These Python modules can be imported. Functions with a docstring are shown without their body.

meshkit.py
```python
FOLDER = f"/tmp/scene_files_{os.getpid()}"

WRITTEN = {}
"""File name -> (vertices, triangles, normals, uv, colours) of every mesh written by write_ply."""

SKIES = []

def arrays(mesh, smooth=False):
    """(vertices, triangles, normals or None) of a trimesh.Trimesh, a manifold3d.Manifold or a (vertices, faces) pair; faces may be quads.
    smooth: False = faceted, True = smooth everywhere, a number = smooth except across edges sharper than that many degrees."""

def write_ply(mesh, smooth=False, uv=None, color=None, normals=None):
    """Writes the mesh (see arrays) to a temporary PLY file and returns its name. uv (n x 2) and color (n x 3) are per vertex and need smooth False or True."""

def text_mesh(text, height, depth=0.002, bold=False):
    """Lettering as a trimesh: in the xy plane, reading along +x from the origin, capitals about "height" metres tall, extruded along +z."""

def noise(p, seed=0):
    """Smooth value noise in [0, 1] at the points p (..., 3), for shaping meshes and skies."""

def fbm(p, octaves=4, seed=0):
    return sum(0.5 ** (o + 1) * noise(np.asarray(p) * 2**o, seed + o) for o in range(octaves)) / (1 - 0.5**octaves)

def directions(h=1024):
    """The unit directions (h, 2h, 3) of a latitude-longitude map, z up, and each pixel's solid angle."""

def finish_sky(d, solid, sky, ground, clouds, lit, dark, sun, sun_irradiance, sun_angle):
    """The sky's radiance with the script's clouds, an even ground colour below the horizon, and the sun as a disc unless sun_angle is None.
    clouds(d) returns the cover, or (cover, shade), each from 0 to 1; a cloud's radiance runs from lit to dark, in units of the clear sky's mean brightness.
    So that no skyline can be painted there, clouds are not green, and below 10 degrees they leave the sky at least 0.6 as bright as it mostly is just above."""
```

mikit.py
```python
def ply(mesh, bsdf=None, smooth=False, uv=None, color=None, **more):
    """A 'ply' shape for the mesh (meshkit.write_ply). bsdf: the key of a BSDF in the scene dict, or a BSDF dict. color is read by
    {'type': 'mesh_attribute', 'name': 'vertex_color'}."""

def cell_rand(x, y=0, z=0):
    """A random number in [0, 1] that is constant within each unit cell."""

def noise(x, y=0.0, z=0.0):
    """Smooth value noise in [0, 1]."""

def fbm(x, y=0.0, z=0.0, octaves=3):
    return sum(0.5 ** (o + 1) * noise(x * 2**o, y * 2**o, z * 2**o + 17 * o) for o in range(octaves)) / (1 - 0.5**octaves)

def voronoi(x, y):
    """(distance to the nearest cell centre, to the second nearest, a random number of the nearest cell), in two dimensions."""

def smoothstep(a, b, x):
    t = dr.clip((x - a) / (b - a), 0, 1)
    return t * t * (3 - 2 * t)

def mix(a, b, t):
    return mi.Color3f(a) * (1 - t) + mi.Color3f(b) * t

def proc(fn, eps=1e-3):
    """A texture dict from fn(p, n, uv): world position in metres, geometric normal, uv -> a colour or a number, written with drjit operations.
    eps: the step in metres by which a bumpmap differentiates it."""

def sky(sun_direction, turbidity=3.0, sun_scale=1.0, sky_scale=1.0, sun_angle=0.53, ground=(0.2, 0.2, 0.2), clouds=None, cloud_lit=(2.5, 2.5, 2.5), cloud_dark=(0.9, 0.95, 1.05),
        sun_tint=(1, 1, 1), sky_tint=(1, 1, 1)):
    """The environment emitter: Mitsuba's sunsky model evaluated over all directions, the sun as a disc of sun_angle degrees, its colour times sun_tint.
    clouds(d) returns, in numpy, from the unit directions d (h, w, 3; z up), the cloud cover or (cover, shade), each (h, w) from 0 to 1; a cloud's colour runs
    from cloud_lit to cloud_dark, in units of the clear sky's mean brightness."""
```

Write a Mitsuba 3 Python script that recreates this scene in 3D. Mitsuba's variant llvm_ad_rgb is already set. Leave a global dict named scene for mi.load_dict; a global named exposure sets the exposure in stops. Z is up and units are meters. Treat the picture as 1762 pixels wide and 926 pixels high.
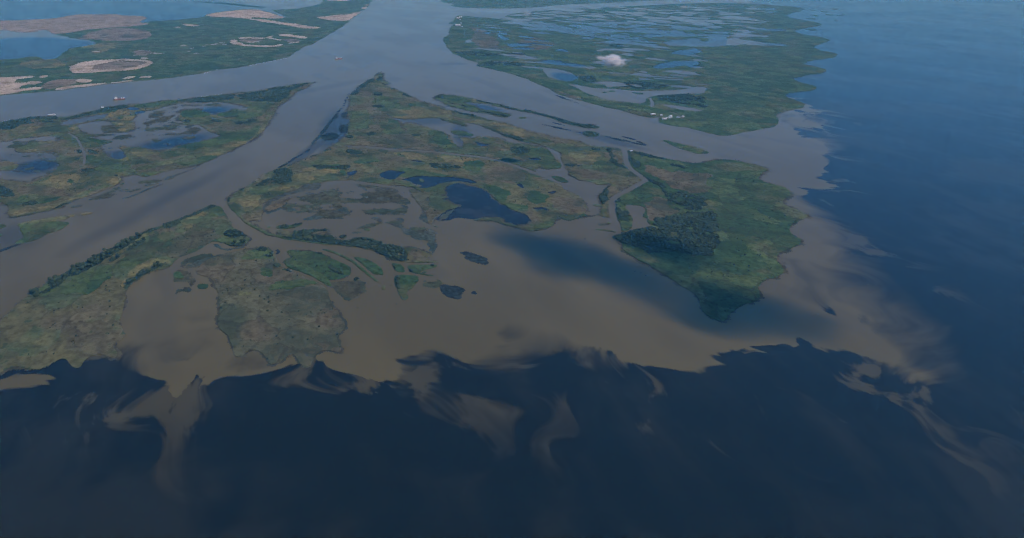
import math
import numpy as np
import drjit as dr
import mitsuba as mi
import trimesh
import shapely
from shapely.geometry import Polygon, LineString, Point
from shapely.ops import unary_union
from shapely.validation import make_valid
from scipy.spatial import Delaunay, cKDTree
import meshkit
import mikit
from mikit import noise, fbm, smoothstep, mix, proc, voronoi

T = mi.ScalarTransform4f
scene, labels = {'type': 'scene'}, {}

# ------------------------------------------------------------------ camera, sun, sky, air
exposure = 0.76
ALT, PITCH, FOCAL = 800.0, math.radians(16.6), 1152.0          # metres above the water, tilt below the horizon, focal length in picture widths of 1762
scene['camera'] = {'type': 'perspective', 'fov': 2 * math.degrees(math.atan(881 / FOCAL)), 'fov_axis': 'x', 'near_clip': 5.0, 'far_clip': 3e5,
                   'principal_point_offset_x': (881 - 600) / 1762, 'principal_point_offset_y': (463 - 253) / 926,
                   'to_world': T().look_at(origin=[0, 0, ALT], target=[0, math.cos(PITCH), ALT - math.sin(PITCH)], up=[0, 0, 1]),
                   'medium': {'type': 'ref', 'id': 'air'}}
scene['sky'] = mikit.sky([0.55, -0.30, 0.78], turbidity=3, sky_tint=(0.52, 1.08, 1.80))
HAZE = 4.6e-5
scene['air'] = {'type': 'homogeneous', 'albedo': {'type': 'rgb', 'value': [0.93, 0.95, 0.96]},
                'sigma_t': {'type': 'rgb', 'value': [0.24 * HAZE, 0.98 * HAZE, 1.45 * HAZE]}}
scene['haze'] = {'type': 'cube', 'to_world': T().translate([0, 0, 452]).scale([70000, 70000, 454]), 'bsdf': {'type': 'null'}, 'interior': {'type': 'ref', 'id': 'air'}}
labels['haze'] = {'kind': 'stuff', 'label': 'blue summer haze lying over the whole river delta'}

# ------------------------------------------------------------------ materials
def rgb(*c):
    return {'type': 'rgb', 'value': list(c)}


def cover(a, b, c, s=1.0, t=(0.40, 0.60), e=None, creeks=0.45):
    """Plant cover of three colours (and a rarer fourth), mixed in stands, tussocks and single bushes."""
    def fn(p, n, uv):
        x, y = p.x * s, p.y * s
        big = fbm(x / 240, y / 240, 3.0, octaves=4)
        mid = fbm(x / 60 + big * 2, y / 60 - big * 2, 7.0, octaves=4)
        fine = fbm(x / 10, y / 10, 1.0, octaves=3)
        near, second, bed = voronoi(x / 75 + 1.1 * big + 0.5 * mid, y / 75 - 1.1 * big + 0.4 * fine)
        col = mix(a, b, smoothstep(t[0], t[1], 0.40 * big + 0.36 * mid + 0.24 * bed))
        if e is not None:
            col = mix(col, e, smoothstep(0.55, 0.66, fbm(x / 120 + 9.3, y / 120, 13.0, octaves=4)))
        col = mix(col, c, smoothstep(0.54, 0.64, 0.6 * mid + 0.4 * fine) * 0.9)
        creek = smoothstep(0.09, 0.03, second - near) * smoothstep(0.47, 0.56, big) * creeks
        col = mix(col * (0.82 + 0.36 * bed), (0.046, 0.046, 0.032), creek)
        return col * (0.45 + 1.1 * fine)
    return {'type': 'twosided', 'bsdf': {'type': 'diffuse', 'reflectance': proc(fn)}}


scene['marsh_cover'] = cover((0.130, 0.130, 0.062), (0.078, 0.108, 0.050), (0.040, 0.064, 0.034), t=(0.40, 0.56), e=(0.124, 0.116, 0.066))
scene['grass_cover'] = cover((0.048, 0.096, 0.040), (0.078, 0.116, 0.044), (0.034, 0.066, 0.032), e=(0.096, 0.114, 0.052))
scene['cane_cover'] = cover((0.196, 0.176, 0.076), (0.130, 0.140, 0.060), (0.068, 0.086, 0.044), e=(0.088, 0.116, 0.050))
scene['dead_cane_cover'] = cover((0.132, 0.118, 0.070), (0.104, 0.108, 0.060), (0.056, 0.068, 0.042), e=(0.076, 0.094, 0.050))
scene['flooded_cover'] = cover((0.078, 0.078, 0.044), (0.058, 0.072, 0.040), (0.036, 0.054, 0.034), creeks=0.0)
scene['willow_cover'] = cover((0.030, 0.052, 0.034), (0.046, 0.070, 0.042), (0.016, 0.032, 0.024), 1.6, creeks=0.0)
scene['mud'] = cover((0.225, 0.190, 0.142), (0.170, 0.150, 0.108), (0.070, 0.080, 0.050), 0.8, creeks=0.0)
scene['pale_sand'] = cover((0.310, 0.270, 0.205), (0.250, 0.216, 0.160), (0.180, 0.155, 0.108), 0.9, creeks=0.0)
scene['sand'] = cover((0.500, 0.445, 0.355), (0.405, 0.352, 0.268), (0.240, 0.205, 0.140), 0.9, creeks=0.0)
scene['reed_cover'] = cover((0.082, 0.092, 0.070), (0.056, 0.076, 0.060), (0.032, 0.054, 0.046), 1.3, creeks=0.0)
scene['weed_cover'] = cover((0.034, 0.048, 0.050), (0.020, 0.034, 0.040), (0.012, 0.022, 0.030), 1.3, creeks=0.0)
scene['wet_mud'] = cover((0.082, 0.076, 0.048), (0.066, 0.068, 0.046), (0.044, 0.054, 0.036), creeks=0.0)
scene['rubble'] = {'type': 'diffuse', 'reflectance': rgb(0.62, 0.60, 0.56)}
scene['leaves_a'] = {'type': 'diffuse', 'reflectance': rgb(0.038, 0.060, 0.036)}
scene['leaves_b'] = {'type': 'diffuse', 'reflectance': rgb(0.056, 0.082, 0.044)}
scene['bark'] = {'type': 'diffuse', 'reflectance': rgb(0.10, 0.085, 0.065)}
scene['white_paint'] = {'type': 'principled', 'base_color': rgb(0.80, 0.80, 0.78), 'roughness': 0.4}
scene['grey_wall'] = {'type': 'diffuse', 'reflectance': rgb(0.50, 0.49, 0.47)}
scene['metal_roof'] = {'type': 'principled', 'base_color': rgb(0.78, 0.80, 0.82), 'roughness': 0.35, 'metallic': 0.2}
scene['dark_opening'] = {'type': 'principled', 'base_color': rgb(0.02, 0.025, 0.03), 'roughness': 0.1}
scene['timber'] = {'type': 'diffuse', 'reflectance': rgb(0.16, 0.13, 0.10)}
scene['hull_red'] = {'type': 'principled', 'base_color': rgb(0.34, 0.075, 0.045), 'roughness': 0.45}
scene['hull_blue'] = {'type': 'principled', 'base_color': rgb(0.02, 0.035, 0.09), 'roughness': 0.4}
scene['orange_paint'] = {'type': 'principled', 'base_color': rgb(0.60, 0.18, 0.04), 'roughness': 0.4}
scene['deck_brown'] = {'type': 'diffuse', 'reflectance': rgb(0.22, 0.13, 0.10)}

# bodies of clear water between the silty ones: centre x, y and the inverse of the 2 x 2 axes (metres), softness
CLEAR = [(-4401,9559,0.000371,0.000166,-0.000084,-0.000450,0.15,1.00,100), (-2584,5515,0.001672,0.000751,-0.000000,-0.001356,0.15,1.00,60), (-2527,9559,0.000715,0.000181,-0.000278,-0.000525,0.30,0.80,60), (-1194,2420,0.009325,0.004600,0.005238,-0.009350,0.55,1.00,50), (-749,2762,0.006377,0.001872,0.006958,-0.010486,0.60,1.00,50), (-697,3327,0.009578,0.002108,0.005031,-0.010223,0.60,1.00,40), (-920,2561,0.023853,0.007838,-0.000000,-0.014216,0.40,0.80,20), (-1300,3158,0.005874,0.002374,0.003853,-0.009348,0.40,0.45,30), (-1251,2546,0.007196,0.003233,-0.000000,-0.012935,0.50,0.35,30), (-59,2973,0.013030,-0.001341,-0.004346,-0.002502,0.50,0.75,60), (-135,2709,0.005511,0.001345,0.033405,-0.011982,0.50,0.60,30), (339,3158,0.007833,-0.000950,-0.003853,-0.010438,0.50,0.60,40), (503,2864,0.023955,-0.000165,0.008775,-0.005513,0.50,0.60,20), (2794,6615,0.000728,-0.000300,-0.000300,-0.000925,0.40,0.75,60), (1557,4819,0.005260,-0.001695,-0.003450,-0.005447,0.30,1.00,40), (1419,4193,0.006624,-0.002387,-0.007041,-0.003984,0.30,1.00,40), (1561,6017,0.002083,-0.000569,-0.001831,-0.000929,0.20,1.00,60), (2591,5323,0.003082,-0.001412,0.001411,-0.004699,0.30,1.00,60), (2309,4719,0.004035,-0.001844,0.001811,-0.006662,0.30,1.00,50), (1993,4117,0.003943,-0.001804,-0.000000,-0.004397,0.30,0.30,60), (2957,6345,0.002282,-0.001025,-0.000000,-0.004626,0.40,0.90,60), (1124,2799,0.006389,-0.002803,-0.019147,-0.014021,0.50,0.50,30), (697,3405,0.009279,-0.002150,-0.011455,-0.012693,0.50,0.80,20), (-589,2120,0.004950,0.002167,0.034172,-0.014216,0.90,0.35,60), (-692,1842,0.006340,0.003462,0.038752,-0.016354,0.90,0.30,60), (-960,1787,0.014609,0.007989,0.005145,-0.009585,0.60,0.40,40), (-139,3935,0.004718,0.000323,0.012500,-0.013762,0.60,0.20,40), (750,4768,0.012005,-0.001798,-0.000000,-0.020013,0.60,0.30,20), (-963,2585,0.014192,0.004841,-0.000000,-0.025172,0.50,0.50,20), (1554,6433,0.002917,-0.000757,-0.003731,-0.001327,0.30,0.80,40)]


def river_brown(x, y):
    streak = fbm(x / 330 + y / 900, y / 700 - x / 900, 5.0, octaves=4)
    brown = mix((0.112, 0.094, 0.034), (0.134, 0.113, 0.043), smoothstep(0.35, 0.65, streak))
    return streak, mix(brown, (0.086, 0.078, 0.042), smoothstep(0.58, 0.75, fbm(x / 130 + y / 300, y / 420 - x / 300, 11.0, octaves=3)) * 0.35)


def silt(p, n, uv):
    """How the brown river water mixes with the clear water of the ponds and of the open bay: suspended mud, drawn out in wisps."""
    x, y = p.x, p.y
    wx = (fbm(x / 260, y / 260, 2.0, octaves=4) - 0.5)
    wy = (fbm(x / 260, y / 260, 9.0, octaves=4) - 0.5)
    clear = mi.Float(0)
    for cx, cy, a, b, c, d, soft, amount, warp in CLEAR:
        u, v = x + wx * warp - cx, y + wy * warp - cy
        r = dr.sqrt(dr.square(a * u + b * v) + dr.square(c * u + d * v))
        clear = dr.maximum(clear, amount * smoothstep(1 + soft, 1 - soft, r))
    streak, brown = river_brown(x, y)
    deep = mix((0.0060, 0.0060, 0.0050), (0.0110, 0.0100, 0.0080), smoothstep(0.4, 0.7, streak))
    return mix(brown, deep, clear)


def ruffle(p, n, uv):
    lanes = fbm(p.x / 160 + p.y / 420, p.y / 520 - p.x / 700, 31.0, octaves=4)
    cats_paws = fbm(p.x / 38, p.y / 60, 33.0, octaves=3)
    return 0.13 + 0.07 * smoothstep(0.40, 0.62, 0.65 * lanes + 0.35 * cats_paws)


scene['silty_water'] = {'type': 'principled', 'base_color': proc(silt), 'roughness': proc(ruffle), 'specular': 0.25}
def open_bay(p, n, uv):
    """Clear bay water, with the last of the river's mud curling out into it."""
    x, y = p.x, p.y
    drift = fbm(x / 520 - y / 900, y / 300 + x / 800, 41.0, octaves=5)
    thread = fbm(x / 60 + 4 * drift, y / 240 - 4 * drift, 43.0, octaves=4)
    clear = mix((0.0070, 0.0080, 0.0060), (0.0190, 0.0195, 0.0125), smoothstep(0.42, 0.66, 0.7 * drift + 0.3 * thread))
    u = fbm(x / 340, y / 340, 51.0, octaves=3) - 0.5
    v = fbm(x / 340, y / 340, 57.0, octaves=3) - 0.5
    curl = fbm(x / 150 + 7 * u, y / 150 + 7 * v, 59.0, octaves=5) - 0.5
    reach = 420 * u + 300 * curl
    edge = dr.minimum(y - 1190, 0.556 * y + 430 - x) + reach
    width = 6 + 120 * smoothstep(0.45, 0.70, fbm(x / 210, y / 210, 63.0, octaves=2))
    mud = smoothstep(-width, width, edge)
    wisps = smoothstep(0.60, 0.72, fbm(x / 70 + 9 * u, y / 190 + 9 * v, 67.0, octaves=5)) * smoothstep(-330, -20, edge) * 0.55
    return mix(clear, river_brown(x, y)[1], dr.maximum(mud, wisps))


scene['bay_water_surface'] = {'type': 'principled', 'base_color': proc(open_bay), 'roughness': proc(ruffle), 'specular': 0.25}
scene['clear_water'] = {'type': 'principled', 'base_color': proc(lambda p, n, uv: mix((0.007, 0.006, 0.004), (0.024, 0.021, 0.013), smoothstep(0.5, 0.8, fbm(p.x / 45, p.y / 45, 4.0, octaves=4)))),
                         'roughness': 0.16, 'specular': 0.25}
SEA = 45000.0
scene['river_water'] = mikit.ply((np.array([[-SEA, -SEA, 0], [SEA, -SEA, 0], [SEA, SEA, 0], [-SEA, SEA, 0]]), np.array([[0, 1, 2], [0, 2, 3]])), 'silty_water')
labels['river_water'] = {'kind': 'structure', 'label': 'brown silty river water of the passes, running out into dark clear bay water'}

# ------------------------------------------------------------------ surveyed outlines, in metres (x east, y ahead of the camera)
LAND = '''west_bank|-2146,3500 -1968,3704 -1872,3738 -1787,3801 -1710,3835 -1625,3898 -1517,4005 -1479,4036 -1366,4098 -1226,4170 -1120,4250 -959,4391 -897,4518 -794,4588 -738,4669 -650,4794 -555,4904 -452,5066 -406,5478 -360,5649 -308,5769 -239,6195 -121,6769 -24,7405 0,7661 35,7935 167,8814 262,9486 314,10082 377,10859 683,14427 1083,18903 -637,18903 -430,11509 -390,10266 -510,9699 -753,9220 -1008,9101 -1008,8984 -873,8544 -758,8168 -745,8015 -865,8339 -993,8731 -1115,8898 -1216,9175 -1369,9220 -1511,9101 -1631,8884 -1720,8677 -1797,8440 -1715,8216 -1775,8050 -1884,7912 -1998,7768 -2161,7693 -2256,7629 -2292,7526 -2164,7385 -2236,7193 -2401,7055 -2560,6922 -2679,6836 -2722,6567 -2834,6489 -2687,6339 -2491,6126 -2353,6092 -2187,5831 -2199,5678 -2304,5562 -2275,5450 -2253,5239 -2202,4972 -2266,4949 -2335,5057 -2440,5105 -2486,5009 -2587,4945 -2903,4819
lake_flat|-4290,7575 -3969,7714 -3770,7768 -3592,7879 -3432,7992 -3412,8352 -3363,8479 -3094,8415 -2928,8544 -2779,8315 -2566,8290 -2383,8073 -2368,7823 -2334,7557 -2170,7405 -2241,7212 -2407,7073 -2566,6940 -2686,6853 -2695,6646 -2754,6528 -2853,6489 -3011,6769 -3088,6853 -3105,6646 -3222,6606 -3378,6727 -3540,6853 -3924,6908
far_bar|-2418,10554 -1891,10341 -1526,9904 -1155,9567 -1133,9375 -1485,9632 -1845,10082 -2388,10418
far_sand|-409,10776 0,11293 405,11936 203,10859 -248,10574
wedge|-1924,2973 -1665,3097 -1602,3164 -1553,3194 -1487,3210 -1401,3190 -1364,3220 -1342,3266 -1282,3347 -1264,3413 -1213,3447 -1168,3471 -1096,3494 -1034,3554 -953,3579 -902,3616 -762,3709 -659,3763 -551,3804 -448,3915 -338,4014 -234,4089 -215,4073 -248,3906 -293,3807 -328,3672 -347,3523 -370,3429 -374,3318 -378,3174 -381,3078 -387,2935 -406,2836 -434,2758 -464,2684 -483,2623 -517,2542 -553,2486 -577,2437 -617,2413 -690,2360 -703,2341 -735,2299 -773,2330 -832,2310 -814,2256 -825,2194 -842,2164 -862,2135 -878,2107 -916,2052 -918,2009 -948,1975 -978,1958 -1009,1938 -1034,1918 -1051,1934 -1068,1958 -1087,2000 -1108,2026 -1148,2061 -1430,2148
reed_bar|-660,2261 -659,2299 -639,2321 -622,2341 -596,2372 -573,2437 -573,2419 -607,2355 -636,2310 -630,2286 -649,2272
reed_bar|-719,2196 -715,2233 -678,2251 -685,2223
reed_bar|-765,2076 -735,2107 -712,2150 -659,2230 -651,2227 -709,2139 -731,2093
reed_bar|-899,2009 -880,2026 -862,2030 -862,2013 -887,2002
reed_bar|-866,2066 -858,2079 -843,2084 -845,2070
sand_islet|-977,1889 -924,1920 -882,1936 -859,1949 -855,1930 -884,1896 -928,1879 -928,1879 -994,1860 -1005,1871
sand_islet|-844,1942 -824,1962 -800,1964 -812,1946 -836,1928
grass_islet|-1000,1867 -938,1881 -894,1890 -850,1886 -838,1871 -845,1830 -874,1802 -887,1767 -897,1743 -935,1724 -941,1740 -930,1774 -964,1809 -984,1845
grass_islet|-1104,1868 -1053,1871 -1024,1860 -1022,1845 -1036,1836 -1086,1833
grass_islet|-1072,1808 -1018,1802 -1005,1795 -1006,1777 -1051,1767
left_bank|-773,1392 -771,1440 -761,1466 -749,1498 -739,1521 -727,1540 -723,1570 -709,1598 -691,1621 -677,1654 -662,1688 -645,1720 -622,1753 -606,1795 -591,1823 -568,1845 -547,1879 -518,1910 -492,1942 -471,1975 -451,2015 -428,2015 -406,2000 -394,1967 -378,1926 -362,1890 -342,1838 -329,1830 -306,1795 -284,1764 -283,1747 -290,1724 -309,1707 -332,1714 -359,1740 -388,1743 -403,1707 -428,1670 -456,1651 -464,1621 -464,1587 -502,1565 -526,1527 -539,1496 -541,1470 -535,1438 -519,1379 -509,1314 -471,1258 -494,1232 -465,1174 -527,1202 -537,1135 -585,1190 -606,1135 -676,1162 -701,1099 -754,1135 -738,1215 -778,1270
cane_island|-395,1581 -385,1621 -344,1657 -315,1676 -285,1695 -243,1704 -223,1698 -207,1676 -194,1633 -183,1598 -164,1570 -129,1543 -103,1524 -77,1503 -54,1470 -46,1438 -32,1366 0,1304 -32,1258 -10,1190 -63,1215 -80,1135 -120,1207 -149,1143 -195,1223 -230,1170 -250,1249 -293,1304 -298,1392 -321,1461 -338,1511 -359,1532 -381,1543 -394,1565
grass_islet|-377,1480 -369,1496 -351,1491 -349,1470 -365,1466
grass_islet|-447,1554 -433,1559 -413,1527 -423,1516 -441,1527
green_island|-174,1688 -126,1682 -85,1676 -65,1654 -32,1619 0,1587 5,1565 0,1540 -15,1523 -40,1516 -50,1519 -42,1501 -39,1478 -59,1496 -83,1521 -109,1545 -144,1570 -164,1593 -177,1619 -168,1633 -155,1642 -168,1663
levee_bar|-77,1695 -61,1692 -30,1673 0,1639 16,1613 39,1575 60,1535 77,1505 71,1502 58,1527 36,1565 13,1604 0,1621 -30,1660 -60,1682
grass_islet|11,1645 40,1638 63,1619 78,1593 87,1565 91,1538 83,1545 66,1543 51,1576 26,1621
levee_wood|-216,1816 -205,1827 -172,1818 -177,1802 -152,1820 -112,1825 -62,1827 -62,1816 -90,1807 -104,1788 -75,1795 -52,1781 -32,1753 0,1743 17,1760 43,1770 65,1767 84,1743 117,1720 133,1711 153,1692 176,1706 196,1688 214,1670 229,1663 225,1654 203,1621 241,1614 241,1609 167,1607 116,1626 104,1650 86,1662 63,1687 0,1713 -45,1722 -102,1741 -159,1759 -189,1774 -201,1788
sparse_flat|102,1879 132,1884 163,1860 165,1845 209,1809 229,1830 247,1838 259,1816 255,1753 245,1682 231,1660 220,1701 219,1747 181,1759 154,1809 152,1827
grass_islet|-217,1852 -197,1864 -176,1856 -142,1879 -138,1871 -166,1841 -194,1830 -212,1839
grass_islet|-32,1777 -18,1791 -6,1781 -8,1767 -20,1762
grass_islet|-243,1845 -236,1854 -228,1845 -236,1836
grass_islet|113,1613 146,1598 146,1565 147,1556 127,1558 116,1581
grass_islet|152,1593 198,1597 235,1595 230,1587 189,1567 178,1556 214,1540 211,1536 177,1550 158,1558
grass_islet|118,1540 176,1538 180,1521 157,1470 144,1461 142,1419 123,1411 120,1491 114,1511
weed_bed|302,1675 326,1682 349,1657 372,1636 377,1616 358,1594 340,1607 317,1627 308,1654
weed_bed|225,1485 237,1497 256,1483 269,1488 288,1466 277,1446 262,1416 229,1427
weed_bed|292,1453 303,1461 313,1448 299,1439
weed_bed|312,1537 323,1535 316,1531
weed_bed|246,1527 252,1540 253,1527
weed_bed|736,1565 755,1562 763,1532 750,1532 747,1554
weed_bed|658,1737 666,1753 682,1777 677,1764 665,1740
grass_islet|44,1838 62,1832 60,1820 44,1823
grass_islet|10,1514 18,1529 27,1519 15,1506
grass_islet|81,1485 89,1488 90,1466 81,1466
grass_islet|16,1488 22,1491 21,1475
grass_islet|81,1503 87,1500 85,1493
grass_islet|187,1559 199,1565 201,1556 188,1553
grass_islet|256,1860 271,1852 269,1845 257,1849
sparse_flat|48,2093 63,2107 76,2098 56,2079
sparse_flat|65,2048 81,2057 92,2043 74,2028
sparse_flat|96,2098 132,2098 138,2079 124,2057 98,2061 89,2079
sparse_flat|164,2075 183,2070 210,2043 205,2026 181,2043
sparse_flat|161,2030 179,2022 202,1992 177,1996
sparse_flat|66,1992 83,2004 95,1992 78,1975
sparse_flat|72,1962 100,1967 103,1942 80,1938
sparse_flat|115,1958 131,1967 144,1950 126,1934
sparse_flat|156,1958 175,1962 179,1942 160,1940
sparse_flat|64,1926 92,1930 103,1910 99,1879 78,1891
sparse_flat|140,1914 159,1926 173,1899 162,1885 145,1889
sparse_flat|0,1983 13,1983 14,1962 0,1954
sparse_flat|0,2140 30,2135 40,2124 17,2126
sparse_flat|40,2209 52,2204 75,2155 72,2135 54,2164
sparse_flat|-58,1967 -39,1992 -20,2013 0,1987 0,1950 -25,1946
sparse_flat|-152,1895 -111,1934 -81,1942 -73,1922 -103,1890
sparse_flat|-200,1996 -182,2004 -155,1983 -166,1971 -193,1985
sparse_flat|-179,2098 -167,2116 -150,2098 -135,2079 -92,2070 -105,2061 -142,2075
sparse_flat|-156,2145 -122,2135 -114,2116 -141,2116
grass_islet|730,1864 736,1869 732,1856
grass_islet|748,1856 754,1852 748,1846
grass_islet|765,1856 770,1856 766,1849
grass_islet|784,1884 795,1879 790,1869 782,1875
grass_islet|730,1838 786,1816 779,1805 758,1820 733,1829
main_island|11,3672 0,3429 0,3158 3,3080 -5,2943 -25,2799 -61,2718 -86,2639 -143,2551 -190,2486 -230,2419 -272,2387 -307,2332 -340,2256 -348,2214 -380,2155 -399,2107 -400,2061 -384,2017 -357,1967 -324,1899 -283,1839 -239,1793 -200,1768 -203,1777 -235,1803 -279,1854 -308,1889 -297,1899 -281,1890 -269,1890 -270,1975 -283,2026 -263,2079 -229,2131 -190,2155 -163,2202 -151,2230 -120,2237 -72,2261 0,2275 35,2261 84,2233 149,2212 194,2206 221,2194 244,2155 275,2098 259,2043 238,1975 242,1895 250,1864 260,1875 262,1890 273,1926 314,1979 342,2000 355,2017 328,2035 320,2070 302,2079 331,2098 300,2112 336,2135 323,2164 347,2209 378,2235 404,2243 425,2219 449,2199 470,2164 482,2107 489,2061 506,2022 518,1979 549,1962 546,1950 559,1926 558,1890 549,1867 523,1856 521,1849 495,1867 464,1890 475,1899 468,1922 427,1917 383,1909 384,1899 423,1896 447,1895 451,1884 486,1852 498,1856 516,1830 516,1829 542,1817 583,1829 615,1856 632,1890 650,1934 662,1902 683,1895 739,1934 788,1942 784,1922 809,1917 815,1906 813,1926 841,2009 871,2079 908,2126 961,2174 1037,2251 1057,2269 1053,2332 1056,2413 1064,2462 1094,2538 1118,2619 1118,2661 1096,2668 1076,2681 1046,2691 1008,2725 1002,2758 953,2804 898,2836 870,2893 817,2927 800,2966 759,3069 692,3131 637,3220 552,3303 509,3358 470,3447 426,3518 377,3566 352,3647 317,3752 279,3863 247,3921 210,3996 249,4042 206,4170 222,4306 224,4486 188,4341 158,4237 111,4105 66,3980 34,3807 0,3720
grass_islet|463,2932 488,2949 530,2935 565,2855 516,2849 468,2882
grass_islet|730,2299 755,2310 775,2293 782,2245 764,2235 745,2251
grass_islet|790,2026 806,2035 816,2028 839,2013 836,2004 809,2009 792,2015
grass_islet|251,2277 264,2283 271,2251 253,2240
long_bar|486,3660 510,3720 544,3720 600,3686 661,3652 746,3523 813,3464 870,3373 890,3329 899,3362 955,3287 999,3214 1036,3145 1085,3060 1144,3041 1172,3005 1141,2982 1099,2991 1066,3032 1012,3097 987,3174 946,3255 891,3331 883,3301 840,3380 781,3436 730,3494 639,3523 609,3535 651,3441 691,3351 756,3318 786,3276 803,3208 754,3194 708,3255 628,3308 566,3395 517,3487 485,3609
grass_islet|836,3194 859,3204 872,3178 847,3155 834,3164
grass_islet|1046,2902 1080,2935 1113,2927 1124,2877 1084,2844 1050,2860
weed_bed|897,3073 955,3032 1005,2970 1055,2915 1047,2892 997,2944 947,3005
weed_bed|946,3097 967,3105 1026,3038 1017,3023
weed_bed|1124,2860 1159,2836 1218,2766 1269,2688 1205,2735 1147,2804
weed_bed|1197,2865 1236,2833 1256,2755 1270,2691 1244,2728 1225,2804
weed_bed|385,2812 415,2817 396,2801
weed_bed|1161,3738 1202,3634 1250,3499 1229,3499 1178,3609
grass_islet|1353,2773 1374,2792 1411,2725 1457,2681 1473,2609 1407,2580 1386,2630 1363,2675 1365,2735
east_marsh|1136,2619 1164,2632 1189,2595 1224,2548 1257,2525 1295,2480 1345,2455 1497,2530 1602,2399 1458,2280 1540,2160 1395,2040 1448,1932 1294,1842 1285,1728 1153,1661 1123,1552 1014,1502 977,1411 894,1384 829,1309 805,1353 837,1438 833,1451 819,1480 811,1506 803,1554 786,1604 772,1633 758,1663 754,1688 774,1740 761,1757 758,1779 782,1789 809,1800 808,1812 803,1836 818,1890 818,1895 830,1942 854,2009 879,2070 904,2105 962,2153 1047,2233 1070,2264 1075,2290 1073,2355 1077,2437 1092,2499
loutre_marsh|1271,8109 1387,8352 1537,8109 1794,7935 1933,8290 2014,8531 2720,9103 3749,9559 5249,10278 5974,10168 6395,9371 5216,8235 5232,7339 4335,6710 4426,6096 3825,5581 3851,5144 3239,4819 3301,4486 2765,4193 2824,3901 2428,3706 2451,3445 2128,3265 2043,3036 1820,2933 1662,2836 1593,2953 1551,3020 1521,3014 1481,3069 1474,3116 1537,3210 1504,3184 1454,3204 1419,3261 1398,3336 1329,3425 1289,3518 1246,3616 1197,3707 1171,3872 1143,4051 1115,4230 1079,4377 1005,4491 957,4588 893,4689 952,4794 871,4972 826,5264 805,5534 843,5958 866,6230 966,6451 1045,7028 1140,7356 1085,7425 1186,7661
grass_islet|1452,3779 1481,3796 1484,3774 1456,3757
grass_islet|1507,3821 1538,3840 1548,3807 1511,3785
grass_islet|1626,3793 1657,3779 1697,3752 1661,3720 1638,3747
sand_islet|-1350,2616 -1343,2649 -1314,2658 -1267,2639 -1289,2610
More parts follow.
